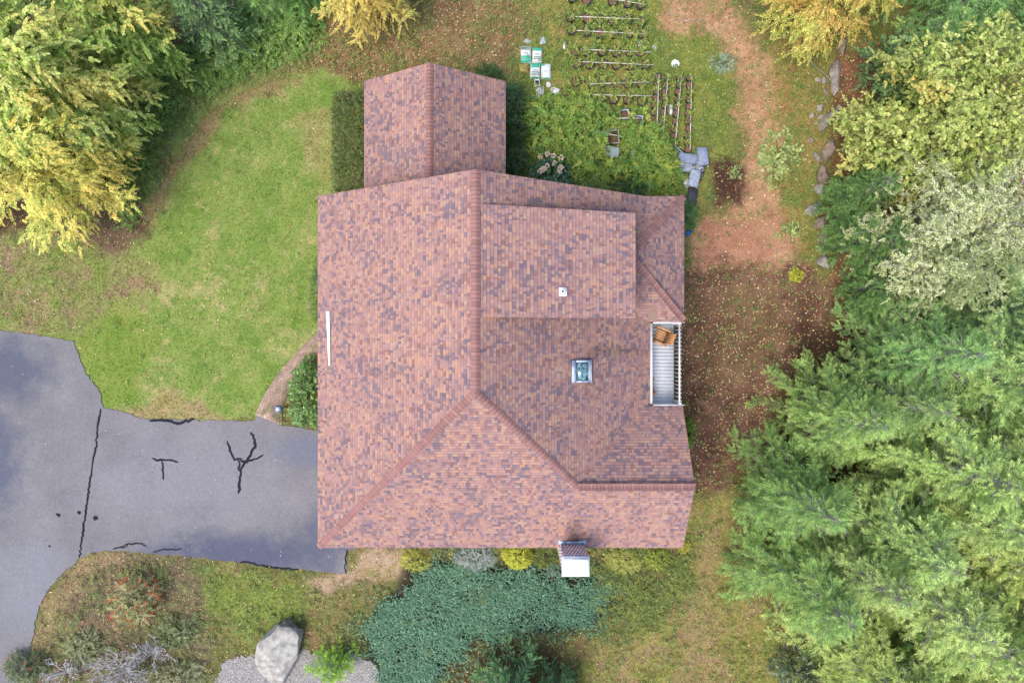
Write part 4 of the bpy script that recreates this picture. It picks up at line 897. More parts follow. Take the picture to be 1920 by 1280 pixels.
CED = [  # key, base px (u,v), scale, rot, tint, label
 ('cedar_c', 1432, 900, .98, .2, (0.80, 0.87, 0.63), 'bluish green cedar nearest to the house'),
 ('cedar_c', 1452, 1050, 1.0, 1.7, (0.84, 0.90, 0.65), 'green cedar at the lower left rim of the grove'),
 ('cedar_a', 1505, 765, .85, 2.9, (0.82, 0.87, 0.63), 'green cedar at the upper left rim of the grove beside bare dirt'),
 ('cedar_a', 1575, 960, 1.0, .9, (1.02, 1.02, 0.82), 'cedar just right of the one nearest to the house'),
 ('cedar_b', 1560, 1190, .9, 4.1, (1.04, 1.02, 0.82), 'cedar at the bottom of the grove beside the worn grass'),
 ('cedar_b', 1665, 845, .95, 5.2, (0.96, 1.02, 0.82), 'cedar in the middle of the grove below the pale tree'),
 ('cedar_a', 1660, 1085, 1.05, 3.3, (1.09, 1.06, 0.84), 'yellow green cedar in the middle of the grove towards the bottom'),
 ('cedar_c', 1640, 660, 1.0, .4, (0.88, 0.99, 0.82), 'green cedar touching the pale tree from below'),
 ('cedar_b', 1735, 970, 1.1, 2.2, (1.16, 1.08, 0.86), 'bright cedar at the right of the grove with bare branches'),
 ('cedar_a', 1740, 700, 1.05, 1.1, (0.99, 1.02, 0.86), 'cedar at the right edge below the pale tree'),
 ('cedar_b', 1690, 1215, 1.05, 5.9, (1.16, 1.10, 0.86), 'pale yellow green cedar at the bottom edge of the grove'),
 ('cedar_a', 1790, 840, 1.2, 4.4, (1.12, 1.07, 0.86), 'tall cedar at the right edge halfway down the grove'),
 ('cedar_c', 1790, 1110, 1.35, 2.7, (1.25, 1.12, 0.86), 'tall bright cedar in the bottom right corner of the grove'),
 ('cedar_a', 1520, 1010, .95, 2.4, (0.94, 0.90, 0.74), 'cedar between the two bluish cedars at the left rim'),
 ('cedar_c', 1600, 745, .95, 3.8, (0.91, 0.90, 0.74), 'bluish cedar in the upper part of the grove'),
 ('cedar_b', 1610, 1045, .95, 1.5, (1.05, 1.04, .92), 'cedar at the centre of the grove'),
 ('cedar_a', 1690, 915, 1.05, 5.5, (1.08, 1.05, .92), 'bright cedar just right of the centre of the grove'),
 ('cedar_b', 1745, 1090, 1.15, 3.7, (1.16, 1.08, .95), 'pale cedar inward from the bottom right corner'),
 ('cedar_c', 1620, 1235, 1.1, 5.1, (1.12, 1.06, .92), 'green cedar near the bottom edge right of the dark leafy shrub'),
 ('cedar_a', 1820, 640, 1.15, 3.1, (.98, 1.02, .92), 'cedar at the right edge just below the pale tree with a leaning top'),
 ('cedar_c', 1850, 930, 1.3, .8, (1.1, 1.06, .95), 'tall cedar at the right edge below the middle of the grove'),
 ('cedar_b', 1600, 1330, 1.0, .7, (1.14, 1.07, 0.86), 'cedar crossing the bottom edge beside a dark leafy shrub'),
 ('cedar_a', 1760, 1330, 1.2, 1.9, (1.20, 1.10, 0.86), 'bright cedar crossing the bottom edge near the corner'),
]
for i, (k, u, v, sc, rz, ti, lb) in enumerate(CED):
    conifer(k, 'cedar_tree', lb, 'tree', u, v, 0, sc, rz, ti, CG)
for u, v, sc, rz, lb in ((1755, 35, 1.0, 2, 'dark green hemlock at the top edge right of the maple sapling'), (1850, 20, 1.15, .5, 'dark green hemlock in the upper right corner'), (1700, -60, .9, 1.2, 'dark hemlock crossing the top edge behind the orange tree'), (1830, 130, .8, 4, 'dark hemlock behind the round leaved tree')):
    conifer('cedar_a', 'hemlock_tree', lb, 'tree', u, v, 0, sc, rz, (.66, .84, .72), 'hemlocks in the upper right')
for u, v, sc, rz, lb in ((1563, 385, 1.05, .3, 'dark green juniper under the edge of the round leaved tree'), (1580, 470, 1.1, 2.2, 'dark green juniper left of the pale tree'), (1592, 545, .9, 4, 'dark juniper between the pale tree and the cedars')):
    conifer('juniper', 'juniper_tree', lb, 'tree', u, v, 0, sc, rz, (1, 1, 1), 'junipers right of the stone wall')
conifer('spruce', 'spruce_tree', 'dark green spruce at the bottom edge below the blue green bed', 'tree', 950, 1276, 0, 1.0, .3, (1.15, 1.3, 1.0))
conifer('spruce', 'spruce_tree', 'small dark spruce tip at the bottom edge right of the big spruce', 'tree', 1045, 1275, 0, .55, 1.3, (1.1, 1.2, .95))
conifer('spruce', 'spruce_tree', 'dark spruce with bare grey branches at the top edge left', 'tree', 430, 70, 0, .85, 1.3, (1.8, 1.65, 1.2))
conifer('cedar_c', 'hemlock_tree', 'mid green hemlock at the top edge right of the bare grey branches', 'tree', 520, 15, 0, .7, 2.1, (.72, .86, .62))
conifer('cedar_c', 'hemlock_tree', 'small hemlock at the top edge left of the yellow tree', 'tree', 585, 10, 0, .5, .1, (.7, .88, .6))
conifer('dwarf', 'dwarf_conifer', 'bright green dwarf conifer beside the boulder on the gravel', 'shrub', 628, 1240, .3, 1.0, 0, (1, 1, 1))

# bare grey twiggy shrub
M['pale_twig'] = plain('pale_twig', A(236, 232, 230, 1.2), A(190, 184, 180, 1.1), 9, .9, .2)
def bare_shrub(u, v, R, h, label, seed, name='bare_shrub', n=26):
    rng = np.random.default_rng(seed); x, y, _ = P(u, v); t = thing(name, label, 'shrub', (x, y, gzat(x, y)-.02)); tb = TB()
    for k in range(n):
        az = rng.random()*6.28; L = R*rng.uniform(.5, 1); e = np.array([math.cos(az)*L, math.sin(az)*L, h*rng.uniform(.5, 1)])
        ts = np.linspace(0, 1, 6)[:, None]; pts = e*ts*[1, 1, 1]+rng.normal(0, .07, (6, 3))*ts; pts[:, 2] = e[2]*np.sqrt(ts[:, 0]); tb.add(pts, np.linspace(.034, .01, 6), 4)
        for j in range(7):
            b0 = pts[2+j % 4]; d = unit(e/np.linalg.norm(e)+rng.normal(0, .7, 3))*R*.35; p2 = np.stack([b0, b0+d*.5+rng.normal(0, .03, 3), b0+d]); tb.add(p2, [.017, .012, .007], 3)
            for q in range(2): d2 = unit(d+rng.normal(0, .4, 3))*R*.18; tb.add(np.stack([p2[1], p2[1]+d2]), [.011, .006], 3)
    tb.build('stem', M['pale_twig'], t); return t, rng
t, rng = bare_shrub(245, 1245, 1.5, 1.5, 'leafless shrub of pale grey twigs at the bottom left edge', 31)
t2, rng = bare_shrub(395, 55, 1.3, 3.0, 'tangle of bare grey branches at the top edge by the spruce', 32, n=18)
bare_shrub(300, 1215, .9, 1.2, 'small leafless shrub of pale twigs above the big grey one', 34, n=14)
bare_shrub(130, 1255, .8, .9, 'small leafless shrub of grey twigs beside the road at bottom left', 33, n=12)
# rowan with red berries
shrub('rowan_shrub', 'small rowan with clusters of red berries beside the road corner', 'shrub', 236, 1135, 1.2, 1.05, .95, 1.9, [A(176, 176, 116), A(138, 150, 92), A(216, 206, 156)], (.12, .06), 260, 11, 41, spL=.42, shell=.6, flowers=None, berries=(60, .06, [A(232, 92, 72), A(240, 120, 90)]))
shrub('barberry_shrub', 'olive shrub with a few red berries in the bottom left corner', 'shrub', 40, 1255, .5, 1.0, .7, .9, [A(120, 136, 96), A(98, 116, 84), A(150, 156, 112)], (.09, .045), 380, 9, 42, berries=(9, .04, [A(214, 60, 66)]), spL=.3)
shrub('olive_shrub', 'olive green loose shrub between bare twigs and the mossy grass', 'shrub', 330, 1190, .4, 1.1, .8, .7, [A(150, 162, 108), A(118, 138, 90), A(192, 192, 144)], (.085, .042), 480, 9, 43, spL=.28, shell=.7)
shrub('olive_shrub', 'grey green low shrub at the road edge below the rowan', 'shrub', 150, 1215, .4, .9, .8, .6, [A(160, 166, 118), A(126, 142, 100), A(196, 194, 150)], (.085, .042), 420, 9, 44, spL=.28, shell=.7)
shrub('olive_shrub', 'sparse grey leaved shrub at the bottom edge left of the boulder', 'shrub', 330, 1270, .4, 1.2, .8, .7, [A(164, 166, 122), A(130, 146, 104), A(200, 196, 154)], (.085, .042), 480, 9, 45, spL=.28, shell=.7)

# hedge and foundation shrubs
def hedge(u0, v0, u1, v1, h, label):
    rng = np.random.default_rng(51); x0, y1, _ = P(u0, v0, h); x1, y0, _ = P(u1, v1, h); x1 = -5.62
    t = thing('hedge', label, 'hedge', ((x0+x1)/2, (y0+y1)/2, -.02)); hx, hy = (x1-x0)/2, (y1-y0)/2
    tb = TB()
    for k in range(12): p = np.array([rng.uniform(-.5, .5)*hx, (k-5.5)/6*hy, 0]); tb.add(np.stack([p, p+[0, 0, h*.8]]), [.03, .015], 5)
    tb.build('stem', M['bark'], t); n = 5200
    a = rng.random(n); p = np.stack([rng.uniform(-hx, hx, n), rng.uniform(-hy, hy, n), np.full(n, h)], 1)
    sd = a > .55; s2 = rng.integers(0, 4, n)
    p[sd, 2] = rng.uniform(.05, h, sd.sum()); p[sd & (s2 == 0), 0] = -hx; p[sd & (s2 == 1), 0] = hx; p[sd & (s2 == 2), 1] = hy; p[sd & (s2 == 3), 1] = -hy
    p += rng.normal(0, .09, (n, 3)); cx = np.maximum(np.abs(p[:, :1])/hx, np.abs(p[:, 1:2])/hy); p[:, 2:] -= .16*np.clip(cx-.8, 0, 1)*5*(p[:, 2:] > h*.7)
    p[:, 2] += (fbm(p[:, 0]*2, p[:, 1]*2, 9, 3)-.5)*.5
    lv = LV(); Dd = rng.normal(0, .6, (n, 3))+[0, 0, .7]; N = rng.normal(0, .4, (n, 3))+[0, 0, 1]
    pal = [A(112, 142, 74), A(80, 112, 58), A(146, 164, 92), A(140, 112, 92)]
    sprays(lv, rng, p, Dd, N, 0.16, 8, .06, .034, lambda q, s, k: np.repeat(pick(rng, pal, s, .16), k, 0)*(1+rng.normal(0, .14, (s*k, 1))).clip(.6, 1.5), droop=.1)
    lv.build('foliage', M['leaf'], t)
hedge(624, 172, 690, 352, 1.25, 'clipped green hedge along the left side of the gabled wing')
DK = [A(92, 124, 72), A(72, 104, 62), A(118, 144, 88)]
shrub('rhododendron', 'glossy dark rhododendron between the brick path and the house', 'shrub', 572, 738, .5, .85, 1.6, 1.15, [A(98, 144, 64), A(74, 118, 54), A(160, 190, 104), A(118, 160, 76)], (.14, .06), 420, 9, 61, mat='gloss_leaf', spL=.26)
shrub('yew_shrub', 'dark low shrub against the left wall beside the lawn', 'shrub', 596, 545, .5, .45, 1.5, .8, DK, (.06, .02), 380, 9, 62, spL=.2)
for u, v, rx, ry, hz, sd, lb in ((962, 185, .6, .8, 1.2, 63, 'dark green shrub by the upper right corner of the gabled wing'), (966, 240, .6, .9, 1.1, 64, 'dark green shrub in the middle of the wing\'s right side'), (966, 300, .65, .7, 1.0, 65, 'dark shrub in the corner between wing and main roof')):
    shrub('dark_shrub', lb, 'shrub', u, v, hz*.5, rx, ry, hz, DK, (.11, .05), 300, 10, sd, spL=.36, group='dark shrubs beside the gabled wing', shell=.5)
shrub('fern_clump', 'green ferny clump behind the gable end of the wing', 'shrub', 915, 140, .3, .7, .5, .5, [A(96, 130, 70), A(80, 112, 62)], (.12, .035), 160, 12, 66, spL=.4)
shrub('hydrangea', 'blue green bush with cream flower heads beside the main roof', 'shrub', 1042, 318, .6, 1.05, .75, 1.1, [A(74, 122, 92), A(58, 104, 80), A(96, 140, 104)], (.12, .06), 330, 9, 67, mat='gloss_leaf', spL=.26,
      flowers=(13, .13, lambda r: np.array([r.uniform(-1.05, .3), r.uniform(-.2, .55), .95+r.uniform(0, .15)]), [A(240, 228, 206), A(226, 206, 180)]))
shrub('fern_clump', 'light green ferny bush against the main roof right of the hydrangea', 'shrub', 1113, 338, .5, .75, .6, .9, [A(142, 172, 92), A(116, 152, 78), A(160, 184, 104)], (.13, .03), 210, 14, 68, spL=.5)
shrub('dark_shrub', 'dark bluish shrub against the roof edge near the grey boxes', 'shrub', 1190, 348, .4, .8, .55, .8, [A(76, 118, 78), A(66, 104, 64), A(96, 134, 80)], (.1, .045), 260, 10, 69, spL=.3)
shrub('fern_clump', 'green plant sprouting at the right wall corner below the boxes', 'shrub', 1292, 395, .3, .35, .9, .6, [A(92, 146, 92), A(78, 126, 74), A(130, 160, 90)], (.12, .035), 130, 12, 70, spL=.35)
shrub('silver_plant', 'silvery blue plant clump beside the worn track', 'plant', 1356, 118, .15, .65, .48, .32, [A(160, 184, 152), A(136, 164, 136), A(184, 200, 170)], (.09, .045), 180, 8, 71, spL=.2)
LG = [A(172, 190, 116), A(146, 172, 98), A(196, 206, 138)]
shrub('squash_plant', 'pale green broad leaved plant patch left of the stone wall', 'plant', 1462, 296, .15, 1.0, 1.3, .3, LG, (.2, .17), 170, 4, 72, spL=.3, shell=.7)
shrub('squash_plant', 'small pale broad leaved plant left of the lowest wall stones', 'plant', 1482, 432, .1, .75, .4, .22, LG, (.15, .12), 60, 4, 73, spL=.25, shell=.7)
shrub('squash_plant', 'green leafy plant between the worn track and the dark soil', 'plant', 1378, 325, .1, .4, .35, .2, LG, (.13, .07), 36, 5, 85, spL=.22, shell=.7)
shrub('lime_plant', 'bright yellow green plant on the brown soil below the stones', 'plant', 1493, 515, .1, .28, .28, .25, [A(214, 208, 70), A(190, 196, 64)], (.09, .05), 70, 7, 74, spL=.16)
GD = [A(214, 216, 72), A(190, 200, 62), A(228, 226, 104)]
shrub('gold_shrub', 'loose yellow green shrub at the left end of the front bed', 'shrub', 780, 1052, .3, .7, .5, .6, [A(204, 206, 86), A(180, 190, 76), A(220, 216, 116)], (.06, .028), 300, 9, 75, spL=.22)
shrub('silver_shrub', 'low silvery grey shrub between the two golden shrubs', 'shrub', 888, 1050, .2, 1.0, .55, .4, [A(184, 196, 184), A(152, 168, 156), A(206, 212, 204)], (.07, .032), 900, 9, 76, spL=.2)
shrub('gold_shrub', 'round bright yellow shrub below the lower eave', 'shrub', 971, 1047, .45, .63, .6, .75, GD, (.055, .034), 620, 9, 77, spL=.17, shell=.18)
shrub('green_shrub', 'dark green leafy shrub between the round yellow shrub and chimney', 'shrub', 1022, 1045, .25, .55, .5, .5, [A(130, 146, 72), A(100, 122, 60), A(150, 160, 84)], (.07, .03), 220, 9, 78, spL=.24)
shrub('silver_shrub', 'small grey green plant at the foot of the chimney', 'shrub', 1038, 1070, .15, .35, .3, .3, [A(160, 182, 160), A(136, 158, 140)], (.06, .024), 120, 8, 79, spL=.18)
shrub('gold_shrub', 'yellow green spreading shrub right of the chimney', 'shrub', 1168, 1053, .3, .85, .55, .55, [A(196, 200, 104), A(170, 182, 84), A(214, 212, 130)], (.075, .032), 480, 9, 80, spL=.26)
shrub('green_shrub', 'bright green shrub below the lower right roof corner', 'shrub', 1232, 1048, .3, .6, .5, .5, [A(172, 186, 76), A(136, 160, 64), A(196, 202, 96)], (.075, .035), 220, 9, 81, spL=.24)
shrub('gold_shrub', 'small yellow shrub at the lower right roof corner', 'shrub', 1283, 1020, .2, .3, .45, .45, [A(206, 196, 70), A(176, 178, 66)], (.06, .03), 130, 9, 86, spL=.2)
shrub('green_shrub', 'narrow green shrub along the right wall below the deck', 'shrub', 1291, 812, .2, .3, .75, .5, [A(142, 176, 66), A(116, 152, 58)], (.07, .035), 180, 9, 82, spL=.22)
shrub('dark_shrub', 'dark glossy leaved shrub at the bottom edge beside the cedars', 'shrub', 1500, 1258, .8, 1.0, 1.0, 1.5, [A(84, 108, 72), A(64, 90, 60), A(132, 146, 104)], (.11, .05), 300, 10, 83, mat='gloss_leaf', spL=.34)
shrub('green_shrub', 'green leafy shrub under the yellow orange tree beside the track', 'shrub', 1515, 62, .4, .9, .7, .7, [A(142, 166, 72), A(116, 146, 62), A(166, 180, 86)], (.09, .05), 240, 9, 84, spL=.3, shell=.6)

# ------------------------------------------------------------------ stuff: grass, weeds, fallen leaves, lily bed
def scatter(n, seed):
    r = np.random.default_rng(seed); x = r.uniform(-23.5, 23.5, n); y = r.uniform(-16, 16, n)
    c, d, z, hd = glook(x, y); return r, x, y, c, d, z, hd
r, x, y, c, d, z, hd = scatter(640000, 91)
k = (r.random(len(x)) < d[:, 0]*.62) & (hd > .015); x, y, c, d, z = x[k], y[k], c[k], d[k], z[k]; n = len(x)
lv = LV(); B = np.stack([x, y, z-.01], 1); az = r.random(n)*6.28; up = r.uniform(.35, 1.2, n)
D = np.stack([np.cos(az), np.sin(az), up], 1); N = np.stack([-np.cos(az)*up, -np.sin(az)*up, np.ones(n)], 1)
lawn = d[:, 0] > 1.1
gc = c*(1+r.normal(0, .24, (n, 1))).clip(.45, 1.7)*(.62+.76*fbm(x*4.5, y*4.5, 71, 4))[:, None]*np.where(r.random((n, 1)) < .12, [[1.5, 1.25, 1.15]], [[1.0, 1.02, 1.0]])
lv.add(B, D, N, np.where(lawn, r.uniform(.06, .11, n), r.uniform(.07, .16, n)), np.where(lawn, .016, .022), gc, fold=.05, wide=.3)
tag(lv.build('grass', M['grass']), 'short patchy grass covering the lawn and yard', 'grass', None, 'stuff')
r, x, y, c, d, z, hd = scatter(115000, 92)
k = (r.random(len(x)) < d[:, 2]*(.25+1.1*sstep(.42, .6, fbm(x*1.3, y*1.3, 61, 4)))) & (hd > .12); x, y, c, z = x[k], y[k], c[k], z[k]; n = len(x); m = 6
pal = np.array([A(136, 160, 80), A(106, 138, 70), A(164, 178, 96), A(90, 122, 76), A(184, 180, 104)])
an = (r.random((n, 1))*6.28+np.arange(m)*6.28/m+r.normal(0, .3, (n, m))).ravel(); sz = np.repeat(r.uniform(.045, .1, n), m)*r.uniform(.7, 1.3, n*m)
hh = np.repeat(r.uniform(.03, .22, n), m)
B = np.repeat(np.stack([x, y, z], 1), m, 0)+np.stack([np.cos(an)*.025, np.sin(an)*.025, hh], 1); D = np.stack([np.cos(an), np.sin(an), r.normal(.1, .3, n*m)], 1)
lv = LV(); lv.add(B, D, np.tile([0, 0, 1.], (n*m, 1))+r.normal(0, .3, (n*m, 3)), sz, sz*.55, np.repeat(pick(r, pal, n, .15)*.7+c*.3*np.array([[.9, 1.1, .8]]), m, 0)*(1+r.normal(0, .12, (n*m, 1))).clip(.6, 1.4))
tag(lv.build('weeds', M['leaf']), 'low leafy weeds growing through the beds and banks', 'weeds', None, 'stuff')
# taller weed thicket next to the pots and at the bank
def thicket(name, label, poly, n, seed, pal, hmax=.8, leaf=.12):
    r = np.random.default_rng(seed); pp = PX(poly); xs, ys = zip(*pp); x = r.uniform(min(xs), max(xs), n*3); y = r.uniform(min(ys), max(ys), n*3)
    s = sdf(x, y, pp)+(fbm(x*1.2, y*1.2, seed, 3)-.5)*.8; k = (s < 0) & (glook(x, y)[3] > .1) & (r.random(n*3) < .3+.7*sstep(.4, .55, fbm(x*.9, y*.9, seed+5, 3))); 
    for hu, hv, hr in ((1172, 214, 12), (1198, 226, 14), (1150, 256, 14), (1147, 286, 22), (1172, 222, 12), (1143, 262, 10), (1186, 296, 12), (1140, 251, 10)):
        hx_, hy_, _ = P(hu, hv, .4); k &= np.hypot(x-hx_, y-hy_) > hr*H/FPX
    x, y = x[k][:n], y[k][:n]; n = len(x); z = glook(x, y)[2]
    hh = r.uniform(.25, 1, n)*hmax*sstep(0, -.5, sdf(x, y, pp)+.1).clip(.25, 1)
    B = np.stack([x, y, z+hh], 1); az = r.random(n)*6.28; D = np.stack([np.cos(az), np.sin(az), r.normal(.25, .25, n)], 1)
    lv = LV(); sprays(lv, r, B, D, np.tile([0, 0, 1.], (n, 1))+r.normal(0, .25, (n, 3)), r.uniform(.22, .5, n), 9, leaf, leaf*.5, lambda p, s, q: np.repeat(pick(r, pal, s, .16), q, 0)*(1+r.normal(0, .13, (s*q, 1))).clip(.6, 1.5), droop=.25)
    tag(lv.build(name, M['leaf']), label, 'weeds', None, 'stuff')
WG = [A(130, 164, 74), A(100, 140, 64), A(160, 182, 88), A(192, 190, 94)]
thicket('weed_thicket', 'tall bright green weeds between main roof and pot rows', [(968, 200), (1060, 185), (1110, 190), (1200, 205), (1240, 245), (1270, 300), (1290, 350), (1250, 368), (1080, 350), (1060, 330), (985, 310)], 2700, 95, [A(112, 156, 70), A(80, 126, 58), A(150, 182, 82), A(130, 162, 64), A(192, 192, 88)], 1.15, .16)
thicket('weed_bank', 'dark leafy weeds on the bank between big tree and lawn', [(240, 90), (330, 110), (420, 50), (520, 30), (620, 30), (600, 85), (520, 125), (440, 160), (350, 190), (320, 250), (270, 330), (265, 400), (230, 430), (200, 330)], 3400, 96, [A(142, 176, 88), A(112, 150, 74), A(172, 196, 104), A(136, 176, 96)], .6, .13)
thicket('garden_weeds', 'yellow green weeds sprouting among the rows of black pots', [(1060, 10), (1220, 10), (1230, 130), (1220, 200), (1080, 200), (1050, 120)], 520, 97, WG, .4, .11)
thicket('border_weeds', 'mixed green weeds filling the bed right of the chimney', [(1110, 1060), (1290, 1040), (1300, 1090), (1200, 1180), (1120, 1200), (1090, 1130)], 1300, 98, [A(146, 164, 78), A(116, 138, 70), A(184, 190, 92), A(96, 116, 76)], .3, .08)
# lily bed
r = np.random.default_rng(99); LB = PX([(815, 1048), (850, 1056), (900, 1062), (950, 1066), (1050, 1080), (1110, 1085), (1150, 1105), (1115, 1170), (1050, 1180), (960, 1190), (900, 1200), (850, 1240), (820, 1285), (800, 1330), (720, 1330), (715, 1260), (690, 1210), (660, 1180), (715, 1130), (770, 1090)])
xs, ys = zip(*LB); x = r.uniform(min(xs)-.8, max(xs)+.8, 76000); y = r.uniform(min(ys)-.8, max(ys)+.8, 76000); hd_ = glook(x, y)[3]; s = sdf(x, y, LB)+(fbm(x*1.5, y*1.5, 7, 4)-.5)*1.0
k = (s < .9) & (hd_ > .1) & (r.random(76000) < (.4+.6*sstep(.3, .52, fbm(x*1.8, y*1.8, 8, 3)))*(sstep(.1, -.45, s)+.12*sstep(.9, .1, s))); x, y = x[k], y[k]; n = len(x)
az = r.random(n)*6.28+.8*np.sin(x*1.7)+.6*np.cos(y*2.1); L = r.uniform(.13, .27, n); h0 = r.uniform(.02, .12, n)
dr = np.stack([np.cos(az), np.sin(az)], 1); W = r.uniform(.011, .02, n); sd = np.stack([-dr[:, 1], dr[:, 0]], 1)
prof = [(0, .0, .8), (.35, .62, 1), (.7, .8, .8), (1, .55, .12)]
Vs = []
for (a_, zz, w_) in prof:
    p = np.stack([x+dr[:, 0]*L*a_*.9, y+dr[:, 1]*L*a_*.9, h0+zz*L*.7], 1)
    o = np.c_[sd*(W*w_)[:, None], np.zeros(n)]; Vs += [p+o, p-o]
V = np.stack(Vs, 1).reshape(-1, 3); F = np.concatenate([np.arange(n)[:, None]*8+np.array([[2*i+1, 2*i+3, 2*i+2, 2*i]]) for i in range(3)])
cc = pick(r, [A(100, 152, 118), A(72, 120, 92), A(156, 194, 162), A(90, 138, 100)], n, .2)
tag(mk('lily_bed', V, F, M['leaf'], col=np.concatenate([cc]*3)), 'dense bed of arching blue green lily leaves below the house', 'plants', None, 'stuff')
# fallen leaves
r, x, y, c, d, z, hd = scatter(210000, 93)
k = (r.random(len(x)) < d[:, 1]*.5) & (hd > -.2); x, y, c, z, hd = x[k], y[k], c[k], z[k], hd[k]; n = len(x)
ons = (r.random(n) < .02); k = (hd > .02); x, y, z = x[k], y[k], z[k]; n = len(x)
az = r.random(n)*6.28; D = np.stack([np.cos(az), np.sin(az), r.normal(0, .15, n)], 1); sz = r.uniform(.04, .1, n)
pal = np.array([A(206, 160, 114), A(176, 124, 92), A(236, 216, 150), A(146, 100, 74), A(244, 230, 180), A(222, 180, 104)])
lv = LV(); lv.add(np.stack([x, y, z+r.uniform(.015, .05, n)], 1), D, np.tile([0, 0, 1.], (n, 1))+r.normal(0, .3, (n, 3)), sz, sz*.6, pal[r.integers(0, 6, n)]*(1+r.normal(0, .15, (n, 1))))
# a few on the asphalt
m = 130; xx, yy = [], []
while len(xx) < m:
    px_, py_ = r.uniform(-22, -7.5), r.uniform(-13, .3)
    if sdf(np.array([px_]), np.array([py_]), DRIVE)[0] < -.05 and r.random() < .8: xx.append(px_); yy.append(py_)
az = r.random(m)*6.28; lv.add(np.stack([xx, yy, np.full(m, .045)], 1), np.stack([np.cos(az), np.sin(az), np.zeros(m)], 1), np.tile([0, 0, 1.], (m, 1)), r.uniform(.03, .08, m), .04, pal[r.integers(0, 6, m)])
tag(lv.build('fallen_leaves', M['dead_leaf']), 'brown and yellow fallen leaves strewn over soil and grass', 'leaves', None, 'stuff')

# ------------------------------------------------------------------ stones
def rock(name, label, u, v, lu, lv_, ang, hgt, seed, mat, group=None, cat='stone', facets=11, sub=4, dmin=.38):
    import bmesh
    bm = bmesh.new(); bmesh.ops.create_icosphere(bm, subdivisions=sub, radius=1); r = np.random.default_rng(seed)
    pts = np.array([q.co[:] for q in bm.verts]); planes = unit(r.normal(0, 1, (facets, 3))); dist = r.uniform(dmin, dmin+.32, facets)
    for pl, dd in zip(planes, dist):
        e = pts@pl-dd; pts -= np.where(e > 0, e, 0)[:, None]*pl*.97
    nz = (fbm(pts[:, 0]*2.5+seed, pts[:, 1]*2.5+pts[:, 2]*1.7, seed, 5)-.5)*.3; pts *= (1+nz)[:, None]
    s = H/FPX; hx, hy = lu*s/2, lv_*s/2; pts -= (pts.max(0)+pts.min(0))/2; pts /= np.abs(pts).max(0); pts = pts*[hx, hy, hgt*.62]; pts[:, 2] += hgt*.35
    for q, p in zip(bm.verts, pts): q.co = p
    me = bpy.data.meshes.new(name); bm.to_mesh(me); bm.free(); me.materials.append(mat); me.polygons.foreach_set('use_smooth', np.ones(len(me.polygons), bool))
    o = bpy.data.objects.new(name, me); COL.objects.link(o); x, y, _ = P(u, v, hgt*.3); o.location = (x, y, gzat(x, y)-.03); o.rotation_euler = (0, 0, math.radians(ang))
    return tag(o, label, cat, group)
SG = 'stones of the old wall'
for k, (u, v, a_, b_, ang, h, mt, lb) in enumerate([
    (1580, 88, 18, 40, 5, .35, 'mossy', 'brown stone at the top of the wall under the orange tree'),
    (1566, 146, 22, 70, 3, .5, 'stone', 'long pale upright slab at the upper end of the stone wall'),
    (1555, 222, 19, 62, -38, .45, 'stone', 'long pale slab lying diagonally in the stone wall'),
    (1553, 283, 24, 50, -25, .4, 'mossy', 'flat brown wall stone below the diagonal slab'),
    (1531, 294, 11, 26, 25, .25, 'stone', 'narrow pale stone left of the flat brown stone'),
    (1543, 326, 27, 40, 10, .4, 'mossy', 'dull brown stone in the middle of the wall'),
    (1535, 356, 22, 26, 0, .35, 'stone', 'pale squarish stone below the middle of the wall'),
    (1527, 391, 40, 24, 18, .4, 'stone', 'wide pale triangular stone pointing left out of the wall'),
    (1538, 417, 24, 28, 0, .35, 'mossy', 'brown stone just below the triangular stone'),
    (1546, 443, 22, 34, -12, .38, 'mossy', 'tall grey brown stone near the lower end of the wall'),
    (1540, 464, 26, 18, 8, .3, 'mossy', 'small tan stone second from the lower end of the wall'),
    (1543, 489, 25, 30, 0, .4, 'stone', 'white flecked grey stone at the lower end of the wall'),
    (1537, 203, 13, 13, 0, .2, 'stone', 'topmost of the small stones left of the diagonal slab'),
    (1541, 220, 14, 14, 30, .2, 'stone', 'round pale stone touching the diagonal slab'),
    (1523, 217, 9, 12, 0, .15, 'stone', 'leftmost of the small stones beside the diagonal slab'),
    (1530, 230, 9, 10, 0, .15, 'stone', 'lowest of the small stones beside the diagonal slab'),
    (1547, 151, 12, 16, 0, .2, 'stone', 'small grey stone against the upright slab'),
    (1534, 150, 12, 10, 0, .15, 'stone', 'small stone lying away left of the upright slab'),
    (1549, 173, 10, 20, 20, .2, 'mossy', 'small stone at the foot of the upright slab'),
    (1520, 262, 12, 14, 0, .2, 'mossy', 'small purple brown stone alone below the small stones')]):
    rock('wall_stone', lb, u, v, a_, b_, ang, h, 200+k, M[mt], SG)
rock('boulder', 'large pale grey boulder standing on the gravel at the bottom edge', 519, 1226, 80, 128, -12, 1.0, 311, M['boulder'], None, 'boulder', 12, 5, .46)
rock('boulder_shard', 'grey rock leaning against the right side of the big boulder', 543, 1192, 40, 66, 10, .8, 305, M['stone'], None, 'boulder', 11)
def stick(label, a, b, z, r=.018, name='fallen_branch', mat='grey_bark', seed=1, group=None, cat='branch'):
    rr = np.random.default_rng(seed); p0, p1 = np.array(P(*a, z)), np.array(P(*b, z)); ts = np.linspace(0, 1, 9)[:, None]; pts = p0+(p1-p0)*ts+rr.normal(0, .03, (9, 3))*np.sin(ts*3.14)
    tb = TB(); tb.add(pts, np.linspace(r, r*.5, 9), 6); return tag(tb.build(name, M[mat], None), label, cat, group)
stick('thin pale branch lying across the upright wall slab', (1486, 83), (1576, 168), .55)
stick('upper of two thin reeds lying at the top of the track', (1250, 27), (1318, 41), .1, .014, seed=2)
stick('lower of two thin reeds lying at the top of the track', (1262, 38), (1325, 39), .1, .014, seed=3)
